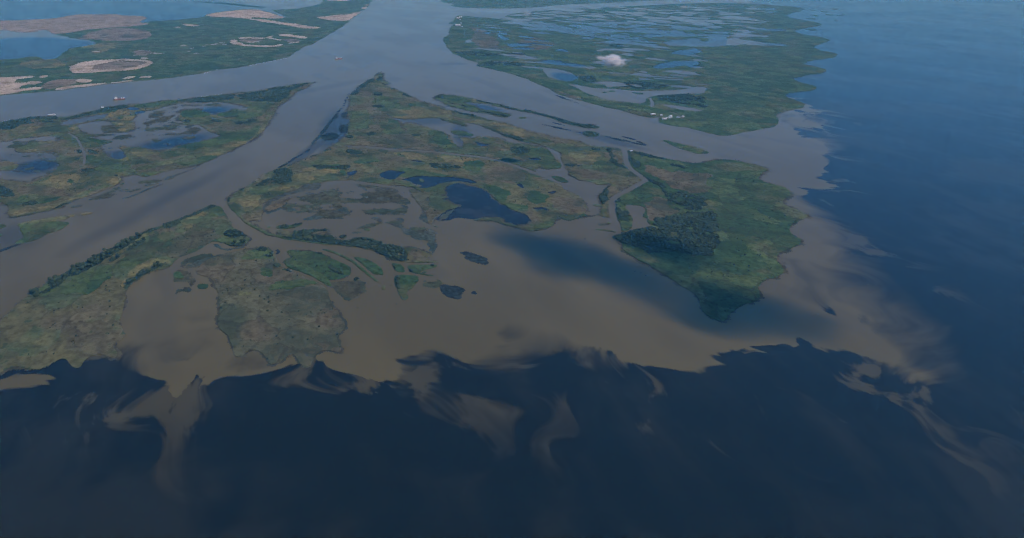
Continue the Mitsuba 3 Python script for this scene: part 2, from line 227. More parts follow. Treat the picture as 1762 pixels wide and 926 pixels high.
cane_islet|-1427,2485 -1354,2474 -1332,2493 -1283,2462 -1258,2425 -1258,2378 -1303,2372 -1375,2386
far_marsh|1432,10694 1418,10303 1599,10118 1417,9766 1576,9438 1894,9312 2384,9312 3117,9939 3791,10210 4553,10614 5667,11116 6450,12557 4741,14011 2076,12239 1545,11373
sparse_flat|205,2174 244,2155 275,2098 291,2043 300,1967 276,1926 262,1891 251,1867 234,1883 213,1906 238,1975 226,2043 212,2098
sparse_flat|-283,2026 -263,2079 -228,2126 -190,2150 -151,2225 -92,2251 -90,2174 -156,2150 -219,2098 -258,2035 -270,1975
sparse_flat|-269,1967 -257,2026 -217,2079 -195,2043 -215,1992 -247,1934
sparse_flat|276,1926 313,1975 342,1996 321,1942 283,1891 263,1875
weed_bed|-15,3699 -37,3429 -96,3116 -126,2918 -163,2705 -150,2684 -111,2885 -81,3078 -27,3384 -6,3647
weed_bed|-165,2668 -226,2499 -271,2409 -262,2399 -217,2489 -154,2654
weed_bed|-56,3005 -29,3069 0,3069 8,2913 -36,2893
weed_bed|-124,2868 -81,2922 -32,2877 -52,2796 -111,2766
weed_bed|-36,3276 0,3318 0,3194 -30,3174
weed_bed|-206,1698 -196,1701 -184,1676 -191,1657 -198,1670
sparse_flat|-401,1576 -354,1621 -335,1663 -366,1657 -406,1621 -432,1598
sparse_flat|-372,1733 -341,1701 -293,1711 -266,1714 -307,1695 -343,1682 -383,1720
weed_bed|-968,1701 -938,1730 -913,1724 -938,1695 -963,1670
levee_bar|-400,2043 -387,2009 -358,1958 -323,1891 -283,1838 -239,1792 -200,1768 -164,1753 -101,1737 -45,1719 -45,1732 -102,1749 -166,1770 -201,1782 -238,1807 -281,1855 -322,1910 -356,1975 -388,2043 -396,2061
flooded_flat|-450,1627 -421,1663 -391,1688 -353,1663 -357,1610 -393,1598 -394,1554 -377,1501 -376,1441 -407,1451 -410,1405 -454,1521
flooded_flat|-217,2079 -155,2126 -56,2194 0,2245 35,2235 104,2204 172,2184 217,2079 201,1975 170,1910 91,1895 31,1926 0,1895 -49,1895 -110,1910 -174,1942 -220,1975
flooded_flat|0,1845 60,1875 153,1921 233,1875 237,1802 221,1760 164,1823 102,1883 73,1823 34,1788 0,1781
flooded_flat|-50,1511 -30,1511 0,1527 15,1532 50,1511 81,1491 90,1439 91,1379 0,1353 -21,1419
flooded_flat|95,1532 116,1506 120,1451 121,1379 97,1379 91,1476
flooded_flat|181,1532 226,1532 246,1501 229,1480 206,1451 185,1353 161,1379 170,1480
flooded_flat|-1152,3116 -1104,3116 -992,2970 -934,2836 -986,2758 -1064,2836 -1123,2902 -1191,3041
flooded_flat|-933,3499 -800,3499 -683,3523 -621,3406 -741,3340 -847,3276 -837,3116 -702,3041 -599,2868 -663,2758 -733,2698 -821,2713 -925,2836 -1020,3235
flooded_flat|-1476,2804 -1360,2836 -1267,2820 -1258,2758 -1361,2743 -1353,2619 -1412,2591
flooded_flat|-913,2043 -845,2126 -800,2245 -691,2299 -647,2266 -697,2194 -752,2098 -848,2043
flooded_flat|734,1875 803,1890 789,1823 760,1809 727,1830 772,1975 785,1942
sparse_flat|-920,3257 -930,3242 -930,3229 -941,3212 -954,3203 -960,3215 -978,3236 -987,3251 -971,3264 -960,3282 -946,3291 -923,3279
sparse_flat|-1228,2355 -1230,2352 -1231,2351 -1232,2348 -1235,2347 -1237,2348 -1240,2352 -1243,2355 -1240,2356 -1237,2359 -1235,2360 -1230,2359
sparse_flat|-1231,2579 -1234,2572 -1233,2566 -1238,2557 -1245,2553 -1250,2560 -1262,2570 -1266,2577 -1258,2583 -1254,2592 -1246,2596 -1233,2589
sparse_flat|-1028,2724 -1028,2719 -1027,2713 -1035,2707 -1041,2705 -1048,2709 -1059,2714 -1057,2718 -1048,2725 -1044,2731 -1034,2732 -1025,2728
sparse_flat|-1139,2372 -1137,2361 -1147,2355 -1154,2355 -1166,2356 -1175,2356 -1173,2362 -1175,2373 -1177,2379 -1165,2379 -1157,2379 -1152,2378
sparse_flat|-815,3055 -821,3050 -821,3045 -828,3038 -836,3034 -839,3038 -848,3044 -851,3049 -841,3054 -834,3061 -826,3065 -814,3061
sparse_flat|-948,2988 -955,2978 -959,2972 -964,2966 -973,2960 -976,2964 -982,2977 -990,2988 -983,2993 -974,2999 -969,3005 -955,3001
sparse_flat|-1232,2779 -1222,2768 -1223,2753 -1235,2745 -1246,2749 -1263,2758 -1275,2765 -1267,2776 -1263,2791 -1258,2799 -1240,2795 -1233,2786
sparse_flat|-924,2843 -922,2836 -931,2831 -937,2830 -946,2830 -955,2830 -952,2834 -950,2840 -951,2845 -942,2846 -935,2846 -932,2846
sparse_flat|-1150,2582 -1153,2571 -1149,2557 -1159,2541 -1171,2537 -1182,2550 -1203,2566 -1208,2578 -1194,2591 -1187,2608 -1172,2612 -1150,2599
sparse_flat|-873,3068 -873,3057 -881,3051 -887,3051 -896,3050 -902,3051 -900,3058 -903,3070 -903,3075 -894,3076 -888,3076 -883,3075
sparse_flat|-1229,2330 -1232,2327 -1235,2326 -1237,2325 -1241,2324 -1242,2324 -1243,2326 -1245,2329 -1244,2330 -1240,2331 -1238,2332 -1233,2332
sparse_flat|-1183,2275 -1183,2264 -1197,2258 -1206,2257 -1221,2256 -1231,2256 -1227,2263 -1231,2273 -1232,2279 -1217,2280 -1208,2281 -1199,2281
sparse_flat|-758,3016 -766,3002 -775,2995 -782,2991 -796,2985 -800,2987 -802,3002 -811,3016 -805,3023 -791,3027 -784,3033 -770,3031
sparse_flat|-1373,2760 -1371,2748 -1384,2740 -1393,2739 -1408,2738 -1420,2738 -1417,2746 -1420,2759 -1422,2767 -1407,2768 -1397,2768 -1390,2768
sparse_flat|260,3024 263,3017 255,3009 245,3006 239,3008 229,3011 228,3014 236,3022 241,3030 247,3033 257,3031 257,3028
sparse_flat|-921,3247 -926,3242 -930,3238 -934,3235 -941,3231 -943,3232 -945,3238 -950,3243 -945,3246 -938,3249 -934,3253 -925,3252
sparse_flat|-1153,2375 -1149,2369 -1148,2360 -1157,2353 -1164,2354 -1176,2360 -1188,2365 -1184,2371 -1177,2381 -1173,2388 -1160,2387 -1151,2381
sparse_flat|-1191,2528 -1186,2518 -1196,2510 -1205,2510 -1217,2511 -1228,2512 -1226,2518 -1226,2528 -1228,2536 -1217,2537 -1207,2535 -1203,2534
sparse_flat|-953,2820 -957,2813 -955,2804 -967,2793 -978,2790 -986,2796 -1002,2804 -1002,2811 -988,2821 -980,2832 -965,2835 -949,2829
sparse_flat|-719,3025 -721,3013 -720,2997 -735,2980 -747,2977 -757,2990 -777,3005 -777,3017 -760,3033 -751,3051 -733,3054 -714,3041
sparse_flat|-1264,2557 -1271,2551 -1274,2547 -1280,2542 -1289,2537 -1291,2539 -1297,2547 -1305,2553 -1298,2557 -1289,2562 -1284,2567 -1270,2565
sparse_flat|-667,2982 -673,2977 -674,2973 -679,2967 -686,2964 -688,2967 -694,2973 -698,2978 -690,2982 -684,2988 -678,2992 -668,2989
sparse_flat|-1119,2429 -1122,2427 -1124,2425 -1126,2424 -1130,2422 -1131,2423 -1133,2425 -1135,2427 -1133,2429 -1129,2430 -1127,2432 -1122,2431
sparse_flat|-1094,2363 -1093,2357 -1090,2347 -1099,2338 -1106,2338 -1116,2345 -1130,2353 -1129,2360 -1120,2369 -1116,2378 -1104,2379 -1092,2371
sparse_flat|-1186,2414 -1190,2408 -1193,2406 -1196,2402 -1202,2399 -1203,2401 -1208,2408 -1213,2413 -1209,2416 -1203,2419 -1200,2423 -1191,2421
sparse_flat|-1335,2509 -1333,2494 -1344,2486 -1353,2486 -1367,2486 -1376,2487 -1375,2496 -1382,2511 -1383,2519 -1369,2519 -1360,2519 -1352,2518
sparse_flat|-913,2857 -910,2852 -917,2847 -923,2846 -930,2847 -937,2847 -936,2849 -933,2854 -933,2859 -927,2860 -921,2859 -919,2859
sparse_flat|-1306,2326 -1306,2321 -1311,2319 -1314,2318 -1320,2317 -1323,2318 -1323,2321 -1326,2326 -1326,2328 -1320,2329 -1317,2330 -1312,2329
sparse_flat|-1184,2395 -1188,2392 -1190,2390 -1193,2387 -1198,2385 -1199,2386 -1202,2390 -1206,2393 -1202,2395 -1198,2398 -1195,2400 -1187,2399
sparse_flat|-1230,2451 -1235,2443 -1240,2439 -1245,2436 -1254,2432 -1257,2433 -1260,2442 -1268,2450 -1264,2454 -1255,2457 -1250,2461 -1239,2460
sparse_flat|-1168,2302 -1170,2301 -1170,2299 -1173,2297 -1176,2295 -1178,2296 -1181,2298 -1183,2300 -1179,2302 -1176,2304 -1173,2305 -1168,2304
sparse_flat|-817,3036 -825,3025 -825,3015 -835,3001 -847,2994 -852,3004 -867,3019 -873,3030 -859,3041 -849,3055 -837,3062 -818,3052
sparse_flat|504,2851 498,2843 495,2833 482,2822 472,2820 469,2828 461,2838 463,2846 478,2856 489,2867 501,2870 510,2861
sparse_flat|-1344,2736 -1344,2722 -1357,2715 -1366,2714 -1380,2713 -1390,2713 -1388,2721 -1393,2735 -1394,2742 -1379,2743 -1370,2744 -1362,2744
sparse_flat|-1131,2504 -1140,2491 -1146,2484 -1153,2476 -1166,2469 -1171,2474 -1180,2490 -1193,2503 -1184,2510 -1171,2518 -1163,2526 -1143,2521
sparse_flat|-1334,2574 -1337,2568 -1342,2566 -1346,2564 -1352,2562 -1355,2562 -1356,2567 -1361,2573 -1359,2576 -1352,2577 -1349,2580 -1342,2579
sparse_flat|-1158,2381 -1162,2377 -1164,2375 -1167,2373 -1173,2370 -1175,2371 -1177,2376 -1182,2380 -1179,2382 -1173,2385 -1170,2387 -1162,2386
sparse_flat|-1490,2744 -1497,2735 -1497,2729 -1503,2720 -1513,2714 -1518,2719 -1530,2731 -1540,2740 -1530,2747 -1522,2756 -1514,2762 -1496,2757
sparse_flat|-604,2792 -611,2787 -614,2784 -619,2780 -627,2777 -628,2778 -630,2784 -635,2790 -630,2793 -622,2796 -618,2800 -608,2799
sparse_flat|-971,2671 -976,2664 -982,2661 -986,2659 -995,2656 -998,2656 -998,2662 -1004,2669 -1001,2672 -992,2675 -987,2678 -978,2677
sparse_flat|-1217,2371 -1209,2365 -1215,2358 -1226,2354 -1235,2356 -1250,2358 -1254,2361 -1246,2367 -1244,2374 -1237,2378 -1223,2376 -1221,2374
sparse_flat|-779,2995 -788,2984 -801,2978 -809,2975 -826,2970 -832,2970 -829,2978 -836,2988 -832,2994 -815,2997 -807,3002 -793,3003
sparse_flat|-1091,2827 -1091,2813 -1103,2805 -1112,2804 -1127,2804 -1138,2804 -1134,2812 -1137,2826 -1138,2834 -1124,2835 -1114,2835 -1107,2835
sparse_flat|-1283,2492 -1277,2487 -1282,2481 -1291,2479 -1298,2480 -1310,2481 -1312,2484 -1306,2489 -1305,2495 -1299,2497 -1289,2496 -1287,2494
sparse_flat|-1186,2396 -1190,2388 -1199,2384 -1205,2382 -1216,2380 -1221,2380 -1220,2386 -1227,2394 -1225,2399 -1213,2400 -1207,2402 -1198,2402
marsh_islet|6419,8986 6409,8968 6391,8946 6371,8936 6377,8955 6391,8988 6398,9012 6418,9030 6445,9052 6459,9063 6458,9043 6440,9010
marsh_islet|5369,8521 5380,8502 5344,8491 5281,8510 5276,8568 5249,8631 5225,8668 5292,8688 5354,8699 5384,8680 5423,8620 5405,8557
marsh_islet|5063,6734 5045,6712 5037,6702 5025,6689 5017,6683 5032,6704 5057,6740 5072,6762 5082,6772 5095,6786 5102,6792 5089,6770
marsh_islet|6203,8493 6165,8440 6133,8414 6137,8432 6146,8461 6150,8482 6180,8519 6224,8574 6245,8601 6243,8582 6231,8552 6220,8530
marsh_islet|5457,7908 5455,7881 5415,7859 5384,7869 5388,7912 5375,7954 5380,7981 5432,8009 5467,8032 5484,8021 5494,7976 5471,7934
marsh_islet|5379,8437 5349,8423 5342,8424 5320,8425 5301,8434 5315,8464 5320,8497 5319,8510 5347,8510 5372,8509 5389,8499 5402,8469
marsh_islet|4326,7045 4326,7017 4274,7002 4243,7023 4233,7067 4202,7103 4216,7129 4271,7158 4295,7174 4318,7152 4336,7107 4320,7071
marsh_islet|5605,7775 5571,7723 5537,7691 5538,7706 5551,7739 5557,7763 5583,7796 5627,7849 5651,7882 5650,7867 5636,7833 5621,7809
marsh_islet|6201,9017 6180,9000 6168,8988 6132,8980 6123,9000 6142,9048 6141,9089 6157,9106 6201,9118 6229,9127 6247,9106 6241,9057
marsh_islet|5721,8255 5707,8233 5685,8208 5652,8194 5654,8219 5671,8267 5675,8303 5701,8325 5742,8351 5766,8365 5774,8340 5754,8291
marsh_islet|5993,8389 5956,8336 5909,8314 5906,8341 5906,8381 5899,8410 5937,8450 5987,8505 6007,8528 6015,8500 6009,8459 5997,8429
marsh_islet|4793,7973 4789,7952 4765,7929 4728,7927 4728,7960 4728,8007 4721,8037 4756,8059 4798,8082 4819,8085 4835,8050 4820,8003
marsh_islet|6544,9134 6529,9104 6496,9069 6456,9056 6465,9095 6486,9157 6492,9200 6532,9231 6585,9267 6612,9281 6615,9241 6584,9177
marsh_islet|6168,8781 6164,8764 6142,8746 6113,8746 6117,8776 6120,8815 6117,8839 6149,8857 6184,8875 6200,8875 6209,8844 6192,8805
marsh_islet|6058,8314 6028,8281 5998,8274 5997,8294 5988,8315 5983,8333 6014,8362 6041,8396 6049,8403 6059,8383 6059,8361 6058,8344
marsh_islet|4148,6846 4106,6801 4079,6795 4073,6811 4052,6821 4052,6841 4088,6889 4110,6935 4121,6942 4139,6925 4148,6914 4157,6894
marsh_islet|5576,8545 5518,8530 5487,8546 5471,8574 5425,8600 5431,8632 5459,8668 5446,8684 5466,8668 5511,8639 5529,8613 5566,8581
marsh_islet|5822,9343 5785,9332 5780,9339 5718,9355 5689,9400 5705,9470 5670,9522 5682,9534 5764,9527 5810,9510 5856,9464 5882,9394
marsh_islet|3893,6634 3843,6605 3821,6608 3802,6616 3765,6623 3775,6651 3799,6698 3798,6728 3822,6726 3858,6717 3879,6710 3904,6681
marsh_islet|4019,6431 4002,6412 3984,6398 3914,6396 3893,6432 3892,6494 3858,6539 3894,6558 3975,6573 4020,6575 4068,6538 4075,6475
marsh_islet|4293,6544 4284,6524 4264,6502 4230,6492 4229,6516 4236,6557 4232,6586 4260,6605 4300,6628 4322,6639 4335,6614 4321,6573
marsh_islet|4733,6826 4724,6801 4694,6772 4653,6764 4657,6798 4663,6848 4661,6882 4701,6908 4749,6938 4774,6946 4786,6911 4765,6860
marsh_islet|6607,9134 6580,9103 6555,9096 6555,9114 6550,9133 6547,9149 6574,9176 6599,9206 6607,9214 6613,9196 6611,9176 6609,9160
marsh_islet|4587,7400 4544,7366 4505,7366 4496,7391 4465,7412 4458,7435 4496,7474 4512,7509 4521,7508 4550,7483 4561,7461 4577,7439
marsh_islet|5127,8662 5069,8623 5024,8631 5012,8664 4969,8692 4966,8725 5012,8778 5022,8818 5035,8810 5075,8776 5091,8748 5116,8714
marsh_islet|5165,8508 5110,8472 5045,8482 5029,8527 4979,8569 4960,8607 5017,8656 5036,8694 5044,8683 5092,8637 5110,8594 5133,8556'''
HOLES = '''lagoon|182,3235 193,3255 213,3174 288,3151 367,3174 436,3184 474,3106 514,3060 545,3023 561,3088 607,3060 635,2987 665,2935 683,2852 752,2773 748,2758 794,2740 824,2681 839,2675 859,2605 838,2512 823,2437 812,2366 816,2310 827,2277 842,2256 866,2245 876,2214 915,2225 921,2214 882,2174 848,2116 820,2030 785,1934 739,1934 756,1975 767,2026 778,2098 768,2126 743,2155 750,2209 742,2266 727,2299 707,2332 695,2395 731,2407 730,2387 792,2395 810,2425 823,2486 815,2551 822,2619 810,2675 776,2705 740,2725 742,2735 679,2758 674,2812 640,2836 568,2849 546,2820 514,2836 490,2820 496,2766 478,2681 451,2681 446,2789 438,2918 398,2953 351,3023 305,3078 263,3078 250,3005 270,2935 259,2915 242,2987 243,3097
pond_dark|185,2272 223,2299 253,2315 289,2310 359,2299 411,2283 443,2266 459,2235 430,2230 405,2245 381,2251 344,2240 314,2225 293,2194 260,2174 240,2184 257,2209 223,2225 222,2251
pond_dark|109,2338 148,2378 174,2372 220,2349 189,2326 171,2277 142,2266 115,2299
pond_dark|-15,2355 0,2360 30,2383 22,2332 0,2310
pond_dark|238,2499 257,2506 296,2476 269,2474
pond_dark|674,2140 707,2159 709,2150 694,2126 679,2126
pond_dark|713,2525 743,2535 765,2499 715,2502
pond_dark|540,2766 564,2735 603,2720 568,2691 542,2705
pond_dark|590,2225 610,2235 612,2199 608,2182 603,2179 598,2189
pond_dark|582,2004 596,1998 621,2009 636,1992 634,1975 620,1992 595,1981
pond_dark|528,1950 546,1949 554,1934 558,1890 558,1890 535,1906
inlet|887,2009 906,2028 956,2017 939,1967 911,1934 913,1895 908,1856 883,1839 834,1818 809,1800 802,1805 817,1812 847,1844 855,1867 884,1926 864,1938 887,1954
clear_pond|1420,6489 1459,6451 1470,6092 1376,5991
clear_pond|1354,5738 1431,5738 1404,5591 1352,5620
clear_pond|1302,5369 1386,5316 1398,5239 1303,5239
clear_pond|1321,4588 1410,4588 1484,4435 1482,4306 1461,4203 1371,4098 1310,4163 1280,4299
clear_pond|2566,5316 2696,5423 2881,5534 2773,5262 2534,5213
clear_pond|2104,4628 2254,4794 2460,4927 2556,4882 2499,4719 2346,4689 2144,4549
clear_pond|1047,6024 1118,6126 1100,5926 1032,5831
mud_lagoon|1340,4057 1398,4011 1445,3906 1528,3892 1605,3863 1674,3821 1795,3835 1923,3849 2098,3965 2135,3935 2050,3769 1992,3752 1891,3733 1769,3712 1677,3654 1594,3523 1547,3487 1503,3535 1436,3571 1387,3660 1363,3752 1358,3892
mud_lagoon|1658,3487 1710,3464 1782,3395 1799,3366 1816,3340 1773,3314 1707,3347 1669,3395
lagoon_a|-1047,2725 -995,2766 -1087,2801 -1153,2828 -1104,2849 -1030,2865 -1160,2882 -1196,2918 -1270,3005 -1281,3069 -1177,3135 -1137,3116 -1107,3041 -1045,2935 -998,2902 -994,3005 -1045,3155 -1056,3255 -1050,3318 -995,3340 -982,3384 -952,3447 -924,3464 -874,3518 -764,3530 -684,3530 -604,3494 -540,3418 -516,3362 -547,3329 -597,3391 -607,3325 -639,3282 -670,3235 -708,3276 -738,3325 -796,3358 -834,3369 -846,3293 -823,3135 -794,3116 -777,3041 -730,3060 -702,3060 -660,2970 -606,2902 -556,2849 -596,2804 -660,2743 -730,2688 -726,2672 -763,2621 -795,2619 -836,2649 -873,2690 -895,2681 -932,2695 -977,2705 -924,2619 -887,2551 -893,2499 -957,2538 -1009,2619
lagoon_b|-1652,2771 -1470,2758 -1454,2804 -1371,2839 -1325,2855 -1258,2820 -1242,2761 -1320,2773 -1370,2752 -1360,2713 -1374,2654 -1347,2605 -1289,2612 -1235,2588 -1225,2612 -1163,2571 -1151,2512 -1117,2449 -1095,2383 -1099,2326 -1123,2299 -1134,2245 -1179,2251 -1210,2256 -1261,2288 -1397,2306
lagoon_c|-1364,3056 -1369,3112 -1324,3194 -1245,3245 -1198,3266 -1191,3174 -1247,3116 -1312,3041 -1345,3032
pond_dark|-1151,3384 -1147,3418 -1097,3406 -1070,3351 -1111,3336
pond_dark|-1097,3308 -1051,3340 -1030,3293 -1064,3266
clear_pond|1772,5404 1764,5363 1728,5341 1711,5360 1699,5397 1679,5424 1694,5454 1725,5497 1736,5520 1754,5500 1766,5462 1762,5434
clear_pond|2662,5263 2648,5247 2639,5234 2611,5223 2601,5234 2610,5270 2606,5303 2616,5319 2648,5332 2670,5344 2686,5332 2687,5295
clear_pond|2506,7522 2514,7517 2496,7532 2403,7573 2365,7649 2319,7731 2246,7777 2303,7783 2400,7766 2449,7723 2533,7646 2560,7566
clear_pond|1893,6843 1900,6817 1870,6797 1841,6810 1831,6852 1805,6891 1804,6917 1840,6945 1860,6965 1878,6951 1899,6908 1893,6869
clear_pond|2354,4949 2332,4915 2281,4909 2263,4936 2234,4967 2209,4991 2240,5022 2268,5057 2276,5064 2307,5036 2323,5004 2330,4980
clear_pond|2714,6077 2697,6057 2611,6071 2572,6120 2514,6175 2457,6216 2504,6249 2542,6271 2546,6256 2607,6205 2644,6149 2657,6109
clear_pond|1727,6235 1693,6196 1649,6198 1630,6229 1589,6256 1571,6284 1600,6329 1606,6370 1616,6368 1657,6336 1677,6308 1701,6280
clear_pond|2110,4170 2092,4158 2086,4154 2070,4148 2057,4150 2063,4169 2066,4194 2066,4206 2085,4210 2102,4216 2115,4214 2124,4195
clear_pond|2714,7619 2667,7628 2668,7673 2573,7738 2507,7818 2490,7897 2398,7941 2401,7931 2528,7884 2598,7817 2690,7736 2775,7660
clear_pond|2879,6970 2897,6963 2791,6993 2724,7062 2658,7143 2560,7203 2599,7237 2675,7244 2683,7212 2753,7140 2816,7059 2815,7001
clear_pond|2766,7318 2745,7310 2741,7313 2723,7317 2706,7328 2711,7353 2706,7378 2702,7386 2725,7383 2745,7378 2760,7367 2778,7343
clear_pond|2371,5661 2347,5629 2319,5625 2311,5644 2291,5661 2282,5678 2305,5709 2318,5742 2325,5747 2344,5727 2353,5709 2361,5692
clear_pond|2592,4911 2577,4896 2568,4883 2544,4870 2534,4879 2544,4912 2543,4943 2552,4958 2580,4972 2601,4985 2615,4976 2615,4942
clear_pond|2144,6791 2104,6752 1981,6774 1923,6855 1825,6940 1748,7007 1817,7068 1854,7111 1863,7087 1963,7001 2020,6914 2056,6849
clear_pond|2461,4617 2448,4588 2409,4576 2395,4594 2381,4622 2361,4641 2382,4665 2412,4695 2422,4707 2441,4688 2451,4660 2449,4640
clear_pond|2554,5756 2533,5721 2458,5721 2428,5763 2382,5812 2338,5849 2381,5888 2419,5925 2427,5925 2475,5880 2503,5830 2512,5793
clear_pond|2972,5837 2906,5823 2883,5839 2849,5863 2793,5889 2803,5929 2807,5971 2783,5985 2829,5968 2887,5944 2920,5917 2976,5877
clear_pond|1588,3955 1566,3929 1556,3924 1548,3926 1533,3924 1536,3939 1549,3973 1554,4000 1563,4004 1577,4003 1586,4005 1594,3990
clear_pond|1552,5494 1542,5474 1484,5478 1455,5508 1412,5542 1373,5568 1400,5592 1423,5612 1428,5608 1472,5577 1501,5543 1514,5517
clear_pond|1176,4806 1194,4804 1172,4813 1100,4835 1066,4870 1013,4904 963,4922 1015,4923 1076,4914 1113,4891 1182,4856 1200,4822
clear_pond|1413,4580 1368,4562 1311,4573 1280,4601 1217,4626 1195,4651 1225,4680 1217,4699 1233,4688 1296,4659 1327,4633 1370,4609
clear_pond|2887,5744 2851,5711 2801,5714 2786,5745 2748,5775 2730,5801 2768,5839 2784,5872 2792,5870 2829,5838 2845,5807 2862,5781
clear_pond|3971,7525 3962,7478 3909,7450 3884,7477 3885,7539 3864,7591 3884,7631 3942,7680 3970,7710 3988,7682 3994,7617 3973,7565
clear_pond|1004,4918 984,4905 975,4907 962,4910 943,4913 943,4928 944,4951 937,4963 952,4962 971,4959 984,4955 1003,4940
clear_pond|2628,4885 2604,4880 2600,4883 2567,4889 2543,4904 2546,4931 2525,4953 2524,4958 2567,4955 2596,4949 2625,4933 2652,4906
clear_pond|1655,6911 1646,6878 1563,6883 1517,6937 1459,7002 1397,7049 1434,7092 1475,7127 1483,7121 1544,7065 1588,6999 1601,6952
clear_pond|2434,5403 2462,5390 2412,5391 2344,5419 2317,5472 2252,5519 2232,5545 2307,5559 2352,5558 2389,5528 2448,5475 2440,5428
clear_pond|3070,6702 2992,6685 2979,6705 2914,6732 2848,6776 2865,6851 2838,6921 2816,6939 2906,6918 2980,6889 3038,6844 3110,6768
clear_pond|1575,7151 1554,7150 1549,7168 1479,7198 1436,7247 1414,7302 1353,7337 1366,7338 1450,7319 1497,7288 1564,7239 1615,7184
clear_pond|3403,7287 3378,7277 3337,7291 3322,7322 3287,7353 3269,7378 3298,7399 3303,7409 3305,7394 3340,7363 3355,7332 3372,7308
clear_pond|2157,5410 2118,5403 2109,5412 2077,5424 2040,5441 2045,5470 2029,5497 2016,5504 2060,5495 2098,5483 2129,5465 2170,5436
clear_pond|2047,3920 2015,3909 2008,3908 1970,3908 1940,3919 1945,3950 1928,3979 1925,3991 1973,3992 2010,3992 2043,3980 2073,3949
clear_pond|1861,4793 1857,4775 1842,4756 1801,4749 1789,4775 1780,4820 1761,4852 1786,4871 1830,4891 1855,4898 1884,4871 1887,4825
clear_pond|3137,7135 3116,7125 3111,7130 3049,7147 3021,7192 3017,7256 2973,7300 2991,7310 3067,7305 3107,7288 3158,7242 3185,7178
clear_pond|3079,7481 3023,7441 2969,7453 2949,7499 2895,7539 2883,7581 2927,7641 2931,7684 2944,7670 2996,7623 3018,7582 3052,7540
clear_pond|2010,4293 2000,4260 1938,4249 1908,4276 1877,4314 1836,4342 1865,4372 1908,4407 1920,4418 1957,4390 1982,4350 1983,4322
clear_pond|2100,4911 2090,4891 2021,4895 1987,4928 1941,4966 1892,4994 1926,5019 1961,5040 1967,5036 2015,5002 2048,4963 2057,4935
clear_pond|2718,6653 2681,6644 2663,6655 2646,6673 2613,6690 2615,6713 2623,6737 2609,6746 2629,6735 2663,6717 2680,6699 2711,6676
clear_pond|2059,5385 2031,5354 2018,5351 2008,5354 1988,5355 1992,5376 2008,5419 2011,5451 2023,5454 2042,5450 2053,5449 2065,5428
clear_pond|1675,3984 1693,3962 1651,3943 1580,3952 1555,3998 1505,4049 1474,4081 1541,4104 1602,4124 1641,4114 1700,4066 1697,4014
clear_pond|2294,7142 2259,7102 2213,7105 2196,7140 2157,7173 2140,7204 2173,7252 2183,7295 2191,7292 2230,7255 2248,7221 2269,7190
clear_pond|1521,6484 1522,6440 1487,6408 1462,6424 1450,6475 1424,6518 1430,6552 1466,6598 1484,6632 1503,6614 1521,6562 1515,6518
clear_pond|2667,5738 2609,5720 2583,5732 2555,5753 2505,5773 2510,5807 2523,5849 2505,5868 2539,5855 2590,5834 2618,5814 2665,5780
clear_pond|1389,4820 1365,4795 1332,4795 1316,4813 1285,4829 1271,4846 1292,4874 1296,4901 1303,4901 1334,4882 1350,4865 1368,4848
clear_pond|2854,5503 2855,5493 2842,5483 2822,5484 2820,5502 2814,5524 2807,5538 2827,5548 2847,5558 2858,5557 2870,5539 2865,5517
clear_pond|2269,7385 2194,7363 2096,7401 2049,7477 1944,7551 1904,7614 1961,7672 1949,7695 1970,7654 2075,7575 2124,7501 2192,7440
clear_pond|2183,7452 2193,7413 2139,7395 2096,7429 2074,7496 2027,7551 2035,7590 2092,7630 2115,7649 2147,7614 2181,7544 2171,7489
clear_pond|2306,4370 2325,4344 2263,4329 2200,4351 2176,4403 2116,4451 2110,4481 2189,4508 2232,4524 2272,4501 2321,4446 2306,4398
clear_pond|1789,5966 1722,5949 1683,5967 1648,5998 1580,6027 1577,6066 1588,6110 1562,6127 1601,6108 1669,6077 1705,6047 1769,6008
clear_pond|1947,6515 1911,6502 1904,6506 1850,6516 1809,6548 1808,6607 1771,6655 1770,6669 1840,6664 1887,6654 1937,6621 1982,6562
clear_pond|1498,5472 1472,5453 1422,5460 1398,5487 1353,5514 1328,5537 1355,5564 1361,5584 1368,5577 1413,5548 1437,5521 1461,5498
clear_pond|1443,5080 1415,5052 1342,5058 1307,5095 1245,5134 1202,5164 1241,5200 1258,5229 1266,5223 1328,5184 1364,5145 1391,5114
clear_pond|1547,4837 1552,4822 1534,4807 1484,4809 1466,4842 1441,4886 1412,4915 1448,4931 1496,4946 1524,4944 1565,4910 1572,4866
clear_pond|1925,4170 1894,4150 1877,4151 1864,4157 1838,4161 1839,4177 1853,4207 1850,4227 1865,4227 1891,4220 1905,4216 1925,4200
clear_pond|3061,7712 2984,7680 2941,7703 2911,7747 2844,7786 2846,7841 2877,7910 2858,7944 2891,7920 2957,7874 2989,7834 3046,7779
clear_pond|3203,7182 3188,7150 3130,7150 3109,7189 3080,7237 3048,7272 3081,7307 3117,7339 3123,7339 3155,7299 3173,7250 3175,7216
clear_pond|3982,7836 3961,7818 3933,7822 3926,7845 3907,7869 3897,7888 3922,7912 3932,7931 3935,7926 3954,7902 3960,7879 3968,7860
clear_pond|3587,7115 3472,7103 3434,7146 3379,7209 3281,7274 3299,7351 3304,7419 3253,7431 3330,7385 3430,7320 3483,7254 3586,7179
clear_pond|3068,6949 3014,6935 2982,6953 2960,6984 2910,7013 2910,7047 2930,7083 2913,7098 2936,7079 2986,7047 3008,7018 3052,6984
clear_pond|1541,5674 1502,5658 1494,5657 1433,5661 1388,5690 1384,5752 1342,5806 1343,5824 1420,5825 1472,5821 1528,5790 1578,5727
clear_pond|3331,7850 3332,7825 3307,7801 3281,7807 3282,7848 3272,7891 3271,7919 3304,7945 3331,7969 3345,7963 3356,7921 3343,7877
